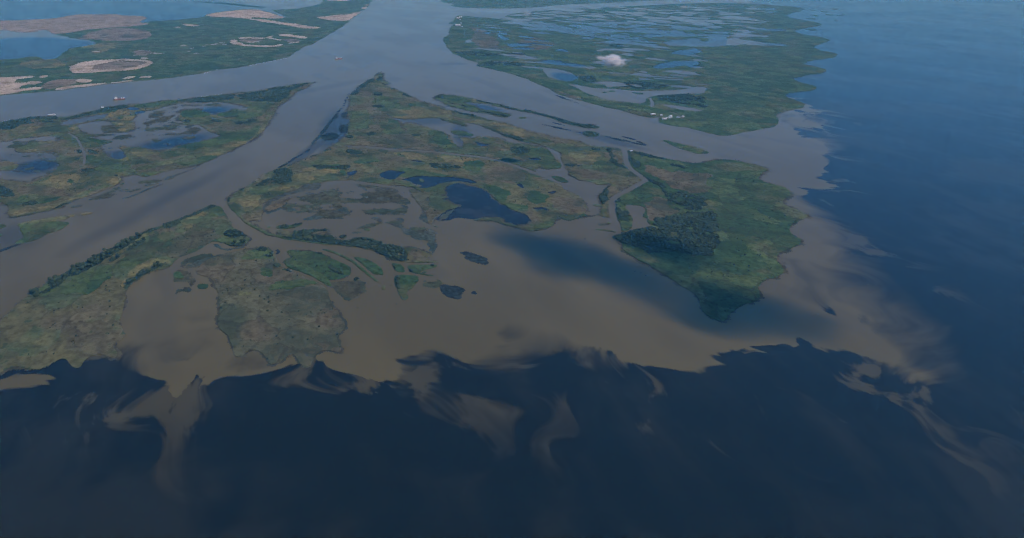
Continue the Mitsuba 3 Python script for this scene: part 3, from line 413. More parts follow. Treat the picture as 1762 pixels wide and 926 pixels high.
clear_pond|2498,4669 2470,4654 2403,4664 2375,4695 2322,4727 2286,4751 2326,4775 2342,4790 2346,4780 2401,4748 2428,4716 2451,4691
clear_pond|2350,5441 2351,5429 2337,5419 2300,5421 2289,5447 2277,5482 2257,5506 2284,5518 2322,5528 2343,5526 2370,5499 2372,5463
clear_pond|2424,5838 2416,5797 2343,5787 2308,5827 2273,5884 2223,5926 2256,5966 2309,6009 2323,6020 2365,5977 2394,5918 2392,5876
clear_pond|3180,6616 3152,6609 3071,6634 3038,6685 2974,6738 2928,6778 2978,6806 2995,6814 2995,6787 3060,6735 3093,6682 3117,6643
clear_pond|2645,6460 2585,6452 2494,6486 2453,6547 2360,6606 2320,6655 2376,6692 2368,6700 2380,6665 2473,6602 2514,6542 2570,6495
clear_pond|1669,4639 1689,4609 1626,4590 1563,4614 1532,4671 1466,4721 1462,4755 1536,4788 1574,4808 1617,4782 1670,4722 1662,4672
clear_pond|1711,4598 1686,4572 1676,4568 1662,4565 1643,4563 1649,4586 1659,4627 1660,4653 1675,4657 1695,4661 1709,4663 1721,4639
clear_pond|2302,5344 2335,5327 2267,5327 2189,5363 2152,5426 2070,5481 2056,5513 2146,5531 2192,5531 2239,5492 2308,5427 2297,5373
clear_pond|3038,5790 2979,5751 2900,5763 2874,5812 2807,5858 2778,5900 2837,5953 2853,5994 2864,5982 2930,5930 2958,5882 2992,5841
clear_pond|2712,5134 2720,5107 2663,5094 2622,5118 2604,5166 2560,5205 2570,5233 2631,5261 2657,5274 2686,5249 2716,5200 2703,5160
clear_pond|1612,6669 1552,6647 1456,6676 1407,6740 1307,6802 1260,6855 1312,6905 1307,6929 1325,6898 1425,6831 1475,6768 1536,6717
clear_pond|2067,7018 2069,6999 2055,6981 2027,6979 2020,7009 2010,7050 1999,7077 2022,7095 2050,7115 2065,7116 2084,7086 2082,7044
clear_pond|2883,5445 2868,5427 2845,5425 2838,5439 2825,5453 2816,5464 2834,5482 2845,5500 2849,5502 2863,5488 2869,5474 2874,5462
clear_pond|1395,4983 1362,4973 1355,4976 1298,4984 1256,5010 1249,5055 1205,5093 1206,5103 1278,5100 1325,5092 1379,5065 1427,5019
clear_pond|2122,4228 2057,4223 2027,4238 1990,4259 1927,4281 1928,4308 1929,4331 1900,4337 1944,4321 2008,4299 2044,4277 2110,4251
clear_pond|2229,6153 2213,6131 2203,6113 2163,6100 2147,6122 2151,6179 2136,6226 2150,6248 2196,6267 2225,6281 2253,6257 2261,6200
clear_pond|3817,7182 3790,7179 3790,7196 3730,7224 3699,7271 3700,7329 3652,7367 3661,7370 3740,7353 3780,7324 3830,7276 3867,7219
clear_pond|2062,7810 2029,7781 2008,7786 1994,7804 1965,7817 1964,7845 1979,7890 1974,7919 1988,7914 2017,7896 2032,7882 2055,7855
clear_pond|2777,7792 2746,7769 2713,7778 2701,7806 2668,7831 2659,7857 2684,7890 2685,7914 2692,7905 2724,7876 2738,7850 2758,7825
clear_pond|2843,6633 2817,6633 2814,6657 2720,6699 2670,6764 2649,6839 2566,6885 2589,6885 2706,6859 2766,6816 2851,6749 2909,6676
clear_pond|3070,5946 3079,5945 3067,5955 3008,5979 2987,6019 2956,6058 2910,6079 2951,6080 3011,6069 3039,6044 3092,6005 3104,5966
clear_pond|1375,6555 1371,6529 1360,6498 1333,6481 1325,6507 1321,6562 1310,6603 1326,6630 1355,6662 1373,6681 1391,6653 1393,6597
clear_pond|2299,5780 2300,5780 2291,5794 2219,5821 2187,5864 2153,5908 2093,5932 2130,5933 2206,5918 2245,5890 2311,5847 2340,5803
clear_pond|2424,4617 2403,4601 2396,4594 2376,4585 2361,4587 2371,4613 2376,4646 2379,4663 2402,4670 2423,4679 2437,4677 2443,4650
clear_pond|2425,4733 2432,4713 2398,4698 2363,4707 2354,4741 2328,4775 2323,4796 2368,4816 2397,4833 2418,4823 2442,4788 2432,4754
clear_pond|4081,7624 4024,7602 3987,7620 3971,7656 3925,7689 3926,7727 3961,7772 3952,7795 3968,7777 4013,7739 4031,7706 4066,7668
clear_pond|2109,4157 2064,4146 2021,4155 1998,4176 1947,4194 1935,4213 1960,4235 1950,4247 1966,4237 2017,4216 2040,4197 2079,4178
clear_pond|1278,5387 1313,5373 1237,5379 1156,5419 1103,5479 1009,5529 1002,5557 1086,5572 1120,5566 1178,5524 1255,5462 1255,5414
clear_pond|2906,6622 2816,6608 2789,6635 2737,6675 2659,6719 2672,6782 2665,6841 2628,6856 2700,6827 2781,6786 2832,6740 2915,6679
clear_pond|2694,7724 2705,7681 2640,7663 2591,7705 2568,7786 2513,7853 2524,7898 2595,7943 2624,7962 2660,7917 2697,7834 2682,7767
clear_pond|2195,4010 2173,4002 2157,4005 2147,4012 2126,4019 2124,4028 2135,4041 2131,4050 2140,4047 2161,4039 2171,4033 2187,4024
clear_pond|1907,7781 1876,7782 1872,7808 1796,7849 1745,7908 1727,7974 1658,8015 1667,8014 1762,7986 1817,7944 1890,7885 1952,7820
clear_pond|1734,5665 1775,5660 1717,5675 1626,5716 1581,5777 1488,5829 1454,5855 1544,5859 1598,5844 1649,5801 1735,5740 1737,5689
clear_pond|2204,5174 2204,5146 2175,5118 2149,5121 2146,5158 2132,5196 2132,5222 2168,5251 2195,5280 2211,5276 2224,5239 2212,5200
clear_pond|2395,6554 2407,6544 2385,6547 2305,6573 2276,6632 2233,6699 2178,6737 2234,6747 2313,6744 2353,6717 2423,6656 2437,6590
clear_pond|1548,4768 1493,4750 1476,4756 1432,4764 1379,4781 1383,4823 1367,4870 1349,4888 1406,4881 1463,4873 1505,4855 1563,4813
clear_pond|2129,4944 2083,4938 2065,4949 2038,4965 1994,4982 1997,5006 1994,5028 1974,5034 2009,5022 2054,5006 2081,4989 2127,4966
clear_pond|1993,4432 1980,4419 1973,4409 1952,4399 1941,4405 1946,4433 1942,4460 1948,4473 1973,4483 1992,4494 2007,4487 2012,4459
clear_pond|1350,5121 1306,5107 1297,5111 1244,5117 1196,5140 1194,5188 1159,5234 1150,5248 1220,5245 1272,5238 1322,5214 1377,5165
clear_pond|1617,4054 1613,4043 1606,4031 1589,4024 1585,4034 1584,4056 1578,4072 1588,4083 1607,4095 1618,4102 1629,4092 1629,4070
clear_pond|3949,7257 3891,7224 3803,7247 3777,7315 3709,7382 3675,7437 3744,7493 3764,7528 3768,7503 3836,7432 3862,7364 3892,7310
clear_pond|3914,7799 3856,7792 3852,7815 3799,7847 3752,7895 3769,7961 3740,8014 3724,8022 3800,7997 3854,7964 3900,7915 3954,7850
clear_pond|1765,3955 1772,3938 1746,3923 1715,3928 1706,3953 1684,3980 1678,3997 1713,4015 1738,4030 1755,4026 1777,3999 1771,3972
clear_pond|2744,5904 2662,5871 2587,5893 2551,5944 2465,5990 2447,6039 2500,6100 2488,6135 2513,6112 2599,6058 2637,6011 2698,5963
clear_pond|1889,4354 1830,4351 1808,4365 1771,4385 1713,4406 1715,4431 1706,4453 1678,4456 1726,4441 1785,4421 1822,4400 1885,4375
clear_pond|2665,5425 2631,5416 2586,5429 2566,5455 2520,5480 2503,5502 2532,5522 2529,5530 2536,5517 2582,5490 2602,5465 2630,5444
clear_pond|2194,4275 2204,4271 2188,4272 2139,4283 2121,4307 2092,4333 2061,4348 2098,4353 2142,4352 2167,4341 2209,4316 2216,4290
far_pond|2401,8218 2391,8186 2327,8181 2295,8213 2253,8253 2209,8282 2239,8314 2272,8347 2279,8352 2324,8319 2354,8278 2364,8248
far_pond|4631,7479 4544,7419 4465,7421 4440,7463 4370,7498 4353,7538 4425,7611 4447,7675 4469,7673 4536,7629 4565,7593 4605,7551
far_pond|2509,7019 2481,6989 2450,6987 2437,7003 2408,7017 2398,7032 2420,7064 2426,7094 2434,7096 2463,7080 2477,7066 2494,7050
far_pond|3451,5853 3382,5792 3311,5783 3288,5815 3233,5843 3212,5873 3272,5935 3302,6000 3321,6009 3375,5975 3401,5946 3429,5915
far_pond|3890,7861 3900,7807 3825,7759 3746,7772 3733,7854 3685,7940 3676,7997 3775,8053 3849,8105 3895,8090 3942,8004 3914,7916
far_pond|4413,8959 4351,8912 4264,8920 4234,8971 4164,9021 4130,9064 4194,9123 4216,9172 4228,9164 4298,9110 4329,9060 4364,9017
far_pond|2127,7200 2064,7164 2048,7152 1965,7139 1900,7165 1901,7251 1856,7338 1853,7375 1957,7388 2035,7401 2109,7374 2177,7286
far_pond|4756,7914 4752,7861 4684,7807 4612,7808 4613,7883 4593,7971 4588,8028 4679,8084 4760,8141 4802,8140 4832,8060 4795,7971
far_pond|2978,7094 2934,7048 2865,7044 2838,7079 2784,7112 2753,7142 2799,7189 2821,7237 2833,7241 2887,7205 2915,7171 2940,7141
far_pond|4420,7929 4406,7915 4396,7902 4367,7892 4357,7904 4366,7938 4361,7969 4373,7984 4406,7997 4429,8007 4446,7995 4447,7960
far_pond|3665,8009 3668,7969 3600,7948 3557,7975 3535,8031 3486,8076 3503,8111 3569,8152 3596,8174 3631,8145 3662,8088 3650,8043
far_pond|3444,8428 3393,8373 3358,8370 3342,8388 3304,8400 3302,8430 3338,8497 3346,8554 3364,8557 3400,8538 3419,8526 3443,8495
far_pond|4126,7694 4122,7648 4068,7606 4024,7613 4024,7670 4003,7729 4008,7769 4074,7816 4121,7861 4147,7854 4165,7793 4141,7734
far_pond|2407,8919 2383,8883 2370,8852 2320,8824 2295,8848 2298,8928 2278,9002 2293,9039 2351,9071 2391,9101 2428,9076 2445,8993
far_pond|3087,8228 3071,8175 3022,8151 3003,8177 2985,8220 2961,8251 2986,8290 3025,8345 3038,8370 3062,8342 3075,8298 3073,8267
far_pond|3928,6465 3930,6411 3837,6374 3772,6398 3753,6470 3694,6533 3711,6579 3815,6635 3869,6676 3914,6649 3953,6574 3926,6510
far_pond|3503,9329 3384,9292 3340,9315 3270,9349 3164,9390 3176,9470 3177,9565 3136,9604 3226,9579 3337,9544 3406,9502 3512,9421
far_pond|2958,5814 2908,5779 2840,5780 2813,5808 2753,5832 2726,5857 2772,5896 2784,5932 2798,5932 2857,5903 2886,5878 2919,5853
far_pond|2257,7341 2197,7278 2163,7273 2136,7282 2085,7286 2087,7328 2114,7417 2112,7483 2141,7488 2192,7478 2221,7474 2259,7431
far_pond|2508,9460 2458,9407 2434,9405 2409,9410 2367,9414 2372,9458 2389,9541 2384,9595 2412,9597 2455,9592 2480,9587 2513,9542
far_pond|2423,7929 2353,7889 2254,7903 2206,7954 2106,8001 2063,8045 2119,8103 2117,8145 2139,8130 2239,8077 2289,8029 2352,7985
far_pond|2466,9160 2435,9096 2389,9080 2372,9114 2339,9148 2319,9178 2351,9236 2372,9303 2382,9319 2415,9284 2432,9248 2446,9218
far_pond|4055,9261 4008,9177 3944,9153 3930,9195 3902,9244 3881,9283 3931,9354 3977,9441 3994,9467 4025,9422 4036,9371 4042,9331
far_pond|3888,7031 3824,6983 3803,6967 3754,6945 3710,6945 3738,7011 3761,7104 3770,7153 3826,7170 3884,7194 3923,7194 3941,7124
far_pond|3322,8217 3287,8170 3263,8163 3254,8178 3231,8187 3230,8207 3257,8259 3269,8306 3280,8314 3301,8298 3312,8289 3324,8268
far_pond|3476,5960 3430,5939 3391,5943 3372,5959 3327,5973 3319,5991 3348,6020 3347,6041 3362,6038 3405,6021 3426,6007 3456,5989
far_pond|2708,8200 2670,8123 2619,8101 2603,8137 2572,8173 2553,8205 2591,8271 2621,8350 2633,8374 2665,8337 2680,8298 2692,8266
far_pond|5619,9170 5518,9118 5485,9123 5439,9134 5370,9151 5400,9220 5441,9322 5437,9377 5496,9371 5570,9360 5614,9342 5660,9271
far_pond|3058,5919 2992,5885 2973,5875 2914,5862 2860,5870 2879,5928 2875,6002 2872,6038 2944,6048 3010,6062 3060,6054 3102,5992
far_pond|2994,8907 3021,8850 2928,8812 2834,8849 2795,8951 2704,9045 2696,9106 2810,9167 2873,9208 2934,9167 3009,9060 2991,8966
far_pond|3924,7743 3935,7705 3880,7670 3790,7677 3773,7747 3731,7831 3698,7884 3787,7923 3874,7960 3922,7953 3982,7879 3966,7795
far_pond|3563,7020 3579,6990 3516,6970 3455,6990 3434,7043 3379,7092 3376,7124 3454,7155 3497,7176 3534,7155 3579,7100 3564,7051
far_pond|3626,5754 3640,5735 3593,5723 3542,5734 3526,5769 3483,5802 3476,5823 3537,5841 3576,5855 3606,5843 3644,5807 3632,5774
far_pond|5523,8737 5475,8716 5394,8731 5368,8776 5305,8821 5271,8857 5330,8893 5346,8915 5351,8899 5414,8853 5441,8808 5470,8773
far_pond|3232,6664 3157,6595 3087,6589 3061,6624 2997,6652 2978,6688 3037,6764 3058,6836 3080,6843 3142,6806 3172,6776 3208,6739
far_pond|5689,9513 5638,9434 5592,9404 5593,9435 5589,9472 5587,9502 5633,9563 5686,9645 5707,9676 5714,9644 5709,9605 5703,9575
far_pond|3454,6151 3465,6113 3400,6078 3328,6088 3312,6146 3265,6208 3253,6248 3341,6288 3405,6325 3447,6315 3494,6253 3473,6191
far_pond|4238,8388 4227,8340 4182,8283 4118,8265 4116,8323 4117,8414 4108,8477 4168,8527 4243,8586 4284,8606 4310,8544 4284,8451
far_pond|3255,7260 3240,7246 3233,7235 3208,7223 3197,7231 3203,7262 3199,7291 3206,7306 3234,7318 3254,7329 3270,7321 3275,7290
far_pond|4256,7163 4187,7142 4155,7152 4123,7169 4064,7186 4072,7218 4091,7262 4074,7283 4112,7273 4171,7255 4203,7238 4255,7206
far_pond|2826,6305 2810,6254 2774,6191 2747,6169 2756,6215 2768,6280 2778,6328 2815,6381 2856,6447 2876,6471 2874,6422 2849,6353
far_pond|4157,8994 4082,8937 4041,8940 4015,8963 3958,8980 3962,9024 4005,9106 4007,9164 4036,9161 4091,9137 4120,9120 4159,9075
far_pond|3708,8186 3676,8164 3566,8180 3516,8233 3433,8289 3365,8332 3426,8369 3462,8392 3468,8375 3553,8321 3602,8264 3630,8222
far_pond|3994,6721 3996,6686 3946,6652 3890,6655 3885,6705 3861,6761 3853,6798 3921,6833 3977,6869 4009,6866 4039,6814 4017,6757
far_pond|4570,7915 4508,7846 4443,7834 4429,7872 4389,7908 4372,7942 4432,8008 4473,8080 4489,8094 4528,8053 4543,8016 4557,7981
far_pond|3785,8651 3789,8607 3735,8568 3686,8581 3678,8643 3645,8706 3645,8747 3711,8793 3756,8834 3786,8821 3814,8755 3795,8692
far_pond|3652,7870 3589,7832 3571,7825 3519,7815 3469,7826 3489,7890 3490,7970 3487,8009 3551,8016 3611,8027 3655,8015 3693,7949
far_pond|3125,9005 3143,8986 3107,8978 3001,9001 2962,9072 2902,9154 2834,9203 2913,9223 3013,9232 3068,9208 3160,9135 3176,9053
far_pond|2908,5719 2839,5675 2798,5675 2771,5688 2713,5696 2714,5726 2749,5788 2747,5833 2776,5834 2832,5820 2863,5811 2905,5780
far_pond|3410,6011 3368,5965 3303,5956 3282,5984 3241,6014 3214,6039 3261,6081 3293,6129 3306,6138 3348,6108 3368,6078 3383,6053
far_pond|2514,6267 2498,6238 2429,6234 2395,6261 2349,6295 2304,6319 2338,6347 2372,6378 2380,6382 2429,6353 2461,6319 2473,6295
far_pond|4865,8692 4799,8634 4775,8628 4750,8627 4710,8626 4729,8673 4773,8762 4787,8822 4817,8829 4859,8830 4884,8831 4900,8782
far_pond|2713,6861 2650,6844 2625,6853 2587,6866 2528,6881 2532,6913 2532,6953 2510,6971 2557,6962 2617,6949 2654,6933 2713,6901
far_pond|2506,6627 2502,6602 2457,6592 2433,6610 2409,6639 2377,6660 2395,6680 2427,6706 2436,6715 2464,6697 2485,6668 2485,6647
far_pond|3374,5800 3370,5744 3290,5699 3236,5715 3225,5779 3182,5836 3197,5881 3285,5939 3337,5988 3375,5971 3403,5903 3377,5844
far_pond|4080,8591 4087,8544 4017,8510 3961,8533 3947,8604 3900,8668 3907,8712 3988,8761 4033,8797 4069,8772 4104,8698 4082,8634
far_pond|3937,6321 3915,6288 3887,6247 3843,6216 3840,6236 3864,6299 3875,6354 3904,6388 3955,6430 3991,6464 4004,6442 3981,6376
far_pond|3149,6332 3166,6301 3099,6280 3035,6299 3010,6351 2949,6399 2946,6430 3027,6462 3070,6484 3112,6464 3161,6410 3147,6363
far_pond|3714,7456 3615,7407 3554,7417 3514,7448 3427,7473 3426,7521 3472,7599 3460,7650 3501,7640 3587,7607 3630,7581 3697,7532
far_pond|3105,8227 3115,8163 3042,8107 2969,8122 2952,8210 2900,8299 2894,8359 2986,8426 3049,8487 3093,8471 3140,8377 3118,8286
far_pond|3126,7484 3043,7461 3011,7474 2960,7493 2884,7515 2892,7562 2890,7618 2862,7641 2926,7628 3005,7609 3055,7585 3131,7539
far_pond|3019,9400 2984,9372 2971,9356 2893,9349 2850,9390 2847,9479 2801,9554 2819,9583 2912,9599 2971,9607 3035,9565 3074,9474
far_pond|4773,7640 4753,7609 4673,7608 4642,7644 4602,7688 4555,7721 4601,7753 4650,7785 4659,7786 4704,7749 4730,7704 4733,7672
far_pond|3758,5738 3671,5696 3621,5698 3589,5716 3519,5729 3522,5763 3567,5826 3565,5870 3600,5867 3668,5848 3704,5835 3755,5800
far_pond|3091,8973 3089,8910 3039,8847 2994,8850 2990,8923 2968,9001 2969,9056 3030,9121 3077,9187 3105,9185 3126,9108 3106,9028
far_pond|3021,8166 3046,8152 3006,8150 2902,8176 2863,8239 2793,8307 2730,8345 2813,8359 2904,8362 2957,8334 3049,8270 3062,8203
far_pond|3097,6514 3034,6498 3021,6501 2952,6506 2892,6529 2898,6580 2863,6630 2852,6647 2941,6644 3011,6639 3072,6615 3138,6563
far_pond|2438,8634 2420,8588 2388,8574 2378,8596 2359,8621 2346,8641 2366,8678 2384,8725 2391,8740 2410,8717 2420,8691 2426,8671
far_pond|5732,9138 5706,9096 5669,9050 5599,9024 5595,9070 5619,9164 5617,9236 5666,9279 5750,9328 5800,9356 5825,9307 5797,9210
far_pond|3258,6366 3245,6328 3207,6287 3112,6269 3087,6320 3073,6410 3033,6476 3094,6516 3200,6560 3260,6579 3324,6525 3323,6431
far_pond|3646,6909 3580,6881 3563,6877 3502,6871 3448,6886 3466,6946 3455,7014 3450,7043 3526,7048 3592,7053 3643,7037 3691,6976
far_pond|5000,8614 4958,8589 4893,8599 4871,8635 4820,8670 4794,8700 4841,8734 4857,8759 4863,8749 4914,8712 4936,8676 4960,8647
far_pond|3968,7516 3876,7491 3839,7505 3792,7527 3712,7551 3723,7598 3737,7657 3709,7683 3768,7669 3850,7645 3896,7621 3971,7574
far_pond|1984,7392 2015,7375 1938,7375 1861,7407 1810,7461 1720,7504 1717,7530 1798,7547 1831,7547 1887,7513 1960,7459 1959,7417
far_pond|2792,8593 2709,8532 2619,8542 2576,8595 2480,8640 2449,8692 2507,8774 2505,8838 2532,8827 2627,8771 2673,8724 2737,8673
far_pond|3034,6931 3052,6911 3011,6895 2939,6906 2916,6952 2867,7004 2835,7036 2903,7057 2965,7074 3003,7062 3062,7014 3059,6962
far_pond|3094,5685 3004,5635 2966,5633 2922,5637 2851,5641 2864,5688 2895,5771 2888,5824 2941,5826 3015,5822 3060,5818 3113,5768
far_pond|3511,6064 3487,6051 3477,6044 3422,6040 3394,6059 3395,6100 3366,6133 3380,6146 3446,6154 3486,6158 3529,6138 3552,6097
far_pond|3992,6635 3970,6624 3961,6621 3902,6622 3874,6646 3872,6687 3837,6719 3854,6730 3924,6733 3964,6732 4011,6708 4036,6666
far_pond|4724,8107 4742,8078 4678,8059 4610,8082 4595,8144 4542,8204 4533,8240 4620,8271 4675,8291 4713,8267 4759,8202 4737,8142
far_pond|2593,6692 2605,6635 2535,6584 2459,6594 2437,6670 2381,6748 2370,6801 2460,6860 2524,6915 2570,6904 2623,6823 2606,6744
far_pond|3076,5967 3022,5938 3006,5927 2948,5912 2903,5923 2919,5979 2908,6044 2910,6074 2980,6086 3039,6101 3086,6090 3121,6031
far_pond|4725,9004 4684,8979 4670,8967 4600,8960 4565,8994 4579,9070 4552,9137 4568,9163 4654,9175 4711,9182 4761,9148 4786,9070
far_pond|2628,8177 2621,8117 2583,8057 2555,8055 2556,8115 2546,8177 2551,8223 2594,8285 2628,8348 2646,8350 2655,8287 2639,8223
far_pond|3300,5742 3310,5727 3278,5714 3231,5719 3219,5748 3189,5779 3173,5799 3221,5814 3262,5828 3287,5822 3322,5793 3315,5761
far_pond|3283,6738 3253,6670 3214,6630 3209,6649 3211,6690 3207,6720 3233,6764 3276,6834 3298,6877 3305,6856 3300,6814 3290,6783
far_pond|2196,7217 2190,7171 2162,7116 2104,7090 2091,7138 2080,7224 2059,7287 2101,7334 2163,7392 2199,7420 2236,7369 2231,7279
far_pond|3624,7580 3611,7534 3573,7496 3557,7504 3560,7547 3552,7583 3565,7615 3605,7662 3631,7702 3643,7693 3644,7649 3629,7612
far_pond|3695,6331 3683,6290 3641,6241 3592,6223 3594,6266 3599,6332 3598,6380 3648,6421 3709,6473 3742,6493 3757,6447 3731,6378
far_pond|2702,6480 2706,6460 2680,6442 2651,6445 2644,6473 2624,6501 2620,6519 2654,6539 2678,6558 2695,6555 2714,6527 2707,6499
far_pond|2651,6311 2579,6256 2537,6254 2507,6267 2446,6274 2447,6312 2482,6390 2479,6447 2512,6450 2572,6436 2605,6428 2649,6389
far_pond|2407,6723 2360,6703 2316,6709 2291,6730 2237,6747 2224,6769 2250,6800 2241,6822 2259,6815 2312,6794 2338,6776 2379,6755
far_pond|4802,8003 4757,7931 4704,7900 4699,7930 4692,7971 4682,8002 4726,8056 4779,8130 4801,8162 4814,8131 4813,8088 4806,8056
far_pond|2996,8906 3031,8865 2949,8839 2845,8875 2803,8970 2709,9061 2682,9116 2797,9160 2869,9187 2930,9149 3017,9050 3005,8959
far_pond|2101,7141 2103,7095 2053,7062 2017,7080 1998,7131 1959,7173 1969,7208 2018,7256 2041,7290 2070,7271 2097,7218 2090,7176
far_pond|2985,8522 3016,8501 2929,8503 2849,8546 2798,8613 2703,8667 2708,8699 2799,8721 2832,8719 2891,8674 2963,8606 2956,8553
far_pond|3779,7924 3740,7848 3645,7825 3612,7874 3568,7939 3521,7987 3578,8051 3643,8130 3663,8156 3714,8103 3741,8035 3744,7987
far_pond|2192,8366 2200,8327 2148,8303 2106,8325 2082,8378 2036,8421 2043,8454 2094,8494 2116,8520 2149,8496 2183,8442 2178,8399
far_pond|2771,6742 2708,6715 2625,6727 2586,6763 2501,6797 2468,6829 2516,6869 2514,6897 2532,6885 2617,6847 2658,6813 2712,6781
far_pond|3658,5789 3613,5714 3530,5681 3506,5714 3484,5766 3452,5804 3504,5860 3576,5938 3605,5974 3639,5938 3650,5883 3644,5844
far_pond|3172,5917 3127,5850 3052,5827 3029,5861 2993,5903 2960,5935 3012,5990 3063,6061 3082,6086 3122,6049 3141,6005 3149,5972
far_pond|2559,8386 2511,8359 2499,8351 2441,8343 2395,8363 2400,8430 2373,8499 2371,8528 2443,8536 2499,8545 2549,8523 2596,8454
far_pond|4184,7635 4157,7570 4050,7549 4007,7597 3964,7668 3902,7721 3958,7777 4040,7844 4063,7867 4118,7816 4151,7742 4145,7689
far_pond|2891,8641 2850,8584 2804,8577 2787,8608 2748,8634 2732,8662 2768,8720 2783,8778 2795,8785 2833,8754 2851,8727 2872,8698
far_pond|2576,6716 2574,6661 2521,6613 2482,6623 2473,6681 2444,6736 2451,6778 2510,6836 2546,6887 2574,6876 2595,6814 2579,6758
far_pond|3328,8391 3330,8363 3215,8370 3147,8425 3075,8495 2981,8546 3027,8585 3101,8615 3115,8607 3193,8550 3255,8479 3261,8429
far_pond|4839,8408 4752,8367 4731,8363 4658,8357 4594,8379 4626,8464 4627,8562 4624,8605 4717,8610 4798,8616 4857,8593 4904,8505
far_pond|3479,9214 3435,9174 3336,9184 3295,9240 3217,9299 3164,9345 3224,9397 3251,9439 3261,9428 3339,9370 3381,9310 3413,9265
far_pond|3290,7611 3255,7561 3198,7551 3179,7582 3143,7615 3118,7642 3158,7688 3186,7740 3197,7751 3235,7718 3253,7684 3266,7656
far_pond|5203,9282 5160,9240 5058,9247 5023,9306 4960,9369 4907,9418 4976,9469 5022,9513 5030,9505 5096,9444 5128,9380 5145,9332
far_pond|3743,7912 3760,7870 3665,7851 3592,7890 3555,7966 3474,8029 3487,8073 3588,8116 3629,8137 3683,8096 3740,8017 3723,7954
far_pond|2279,7028 2245,7000 2232,6981 2166,6964 2126,6988 2126,7058 2090,7123 2101,7152 2181,7172 2234,7190 2289,7165 2325,7092
far_pond|4122,7383 4094,7357 4061,7354 4052,7371 4029,7387 4019,7402 4046,7429 4060,7457 4067,7459 4090,7442 4100,7426 4111,7411
far_pond|3360,7997 3315,7936 3261,7925 3244,7958 3207,7989 3188,8018 3231,8076 3257,8139 3270,8150 3307,8116 3324,8084 3341,8055
far_pond|3957,7722 3951,7655 3872,7599 3817,7616 3811,7697 3775,7772 3789,7828 3880,7898 3937,7958 3974,7940 3998,7854 3967,7777
far_pond|3131,8105 3057,8066 3021,8073 2984,8089 2919,8104 2925,8150 2944,8220 2928,8260 2972,8253 3037,8237 3075,8221 3131,8175
far_pond|2199,7211 2215,7162 2127,7134 2056,7168 2011,7240 1929,7299 1941,7344 2026,7396 2061,7425 2118,7389 2179,7314 2172,7255
far_pond|4534,8661 4555,8648 4517,8644 4445,8666 4424,8718 4376,8772 4342,8802 4412,8815 4474,8819 4510,8796 4568,8743 4562,8690
far_pond|3311,5826 3248,5781 3201,5779 3180,5798 3129,5811 3123,5837 3166,5892 3175,5939 3196,5941 3245,5921 3269,5908 3302,5881
far_pond|4037,9108 3947,9096 3927,9119 3858,9151 3777,9194 3789,9257 3758,9314 3725,9327 3820,9303 3907,9270 3972,9227 4065,9163
far_pond|4255,7965 4144,7906 4069,7917 4030,7959 3935,7993 3930,8047 3994,8137 3988,8200 4028,8187 4120,8143 4165,8108 4233,8053
far_pond|1869,7436 1881,7384 1835,7330 1770,7327 1749,7395 1706,7477 1684,7532 1749,7586 1806,7645 1845,7648 1895,7575 1888,7491
far_pond|3729,9095 3726,9053 3688,9015 3659,9020 3658,9070 3643,9119 3648,9153 3692,9196 3723,9236 3742,9230 3753,9179 3738,9130
far_pond|4724,7961 4633,7898 4535,7903 4504,7957 4420,8006 4392,8055 4474,8132 4500,8199 4521,8193 4602,8135 4636,8085 4681,8036
far_pond|3665,5868 3669,5849 3586,5848 3537,5876 3492,5915 3426,5944 3456,5966 3519,5986 3533,5987 3584,5958 3627,5919 3625,5890
far_pond|3576,7963 3558,7951 3548,7945 3492,7946 3466,7973 3461,8021 3425,8057 3443,8070 3509,8076 3547,8075 3593,8047 3616,7999
far_pond|3261,6575 3246,6546 3222,6515 3158,6497 3140,6529 3140,6596 3116,6648 3152,6678 3224,6710 3267,6730 3308,6696 3309,6627
far_pond|3757,9134 3757,9116 3739,9098 3699,9097 3690,9129 3678,9174 3661,9203 3692,9221 3734,9239 3756,9240 3783,9208 3780,9163
far_pond|2991,7830 2960,7770 2906,7753 2888,7785 2858,7821 2834,7850 2871,7901 2903,7963 2914,7981 2947,7947 2963,7910 2971,7880
far_pond|2946,6287 2893,6257 2868,6258 2842,6265 2798,6271 2802,6298 2821,6346 2814,6377 2843,6376 2888,6369 2914,6363 2949,6334
far_pond|2884,6306 2860,6289 2849,6276 2793,6267 2765,6287 2765,6336 2735,6377 2751,6395 2816,6408 2858,6417 2901,6396 2924,6347
far_pond|3743,8517 3695,8492 3682,8485 3606,8482 3559,8516 3567,8593 3528,8662 3537,8687 3632,8694 3695,8698 3757,8663 3801,8584
far_pond|2276,6863 2274,6831 2244,6800 2148,6792 2111,6846 2074,6931 2015,6991 2074,7024 2174,7058 2232,7066 2311,7009 2331,6922
far_pond|2884,7792 2833,7758 2802,7762 2779,7777 2733,7788 2732,7817 2754,7867 2748,7901 2771,7898 2816,7882 2840,7870 2876,7842
far_pond|3620,8354 3604,8331 3588,8310 3535,8298 3516,8327 3517,8389 3494,8437 3519,8461 3580,8483 3617,8496 3654,8465 3662,8403
far_pond|4593,7834 4612,7808 4558,7790 4475,7808 4457,7870 4408,7937 4378,7977 4466,8004 4541,8023 4584,8004 4643,7940 4627,7873
far_pond|2527,8460 2544,8443 2430,8457 2352,8511 2274,8578 2168,8627 2202,8659 2280,8677 2296,8662 2378,8607 2453,8539 2460,8491
far_pond|3076,6628 3073,6593 3032,6567 3006,6577 2999,6615 2976,6648 2985,6674 3028,6709 3052,6736 3071,6726 3086,6687 3075,6654
far_pond|2634,7534 2571,7478 2528,7477 2502,7498 2447,7511 2442,7547 2476,7621 2475,7679 2500,7680 2554,7659 2583,7645 2623,7608
far_pond|4939,8997 4931,8970 4891,8958 4874,8977 4865,9010 4844,9034 4863,9057 4899,9086 4911,9098 4928,9078 4937,9044 4930,9020
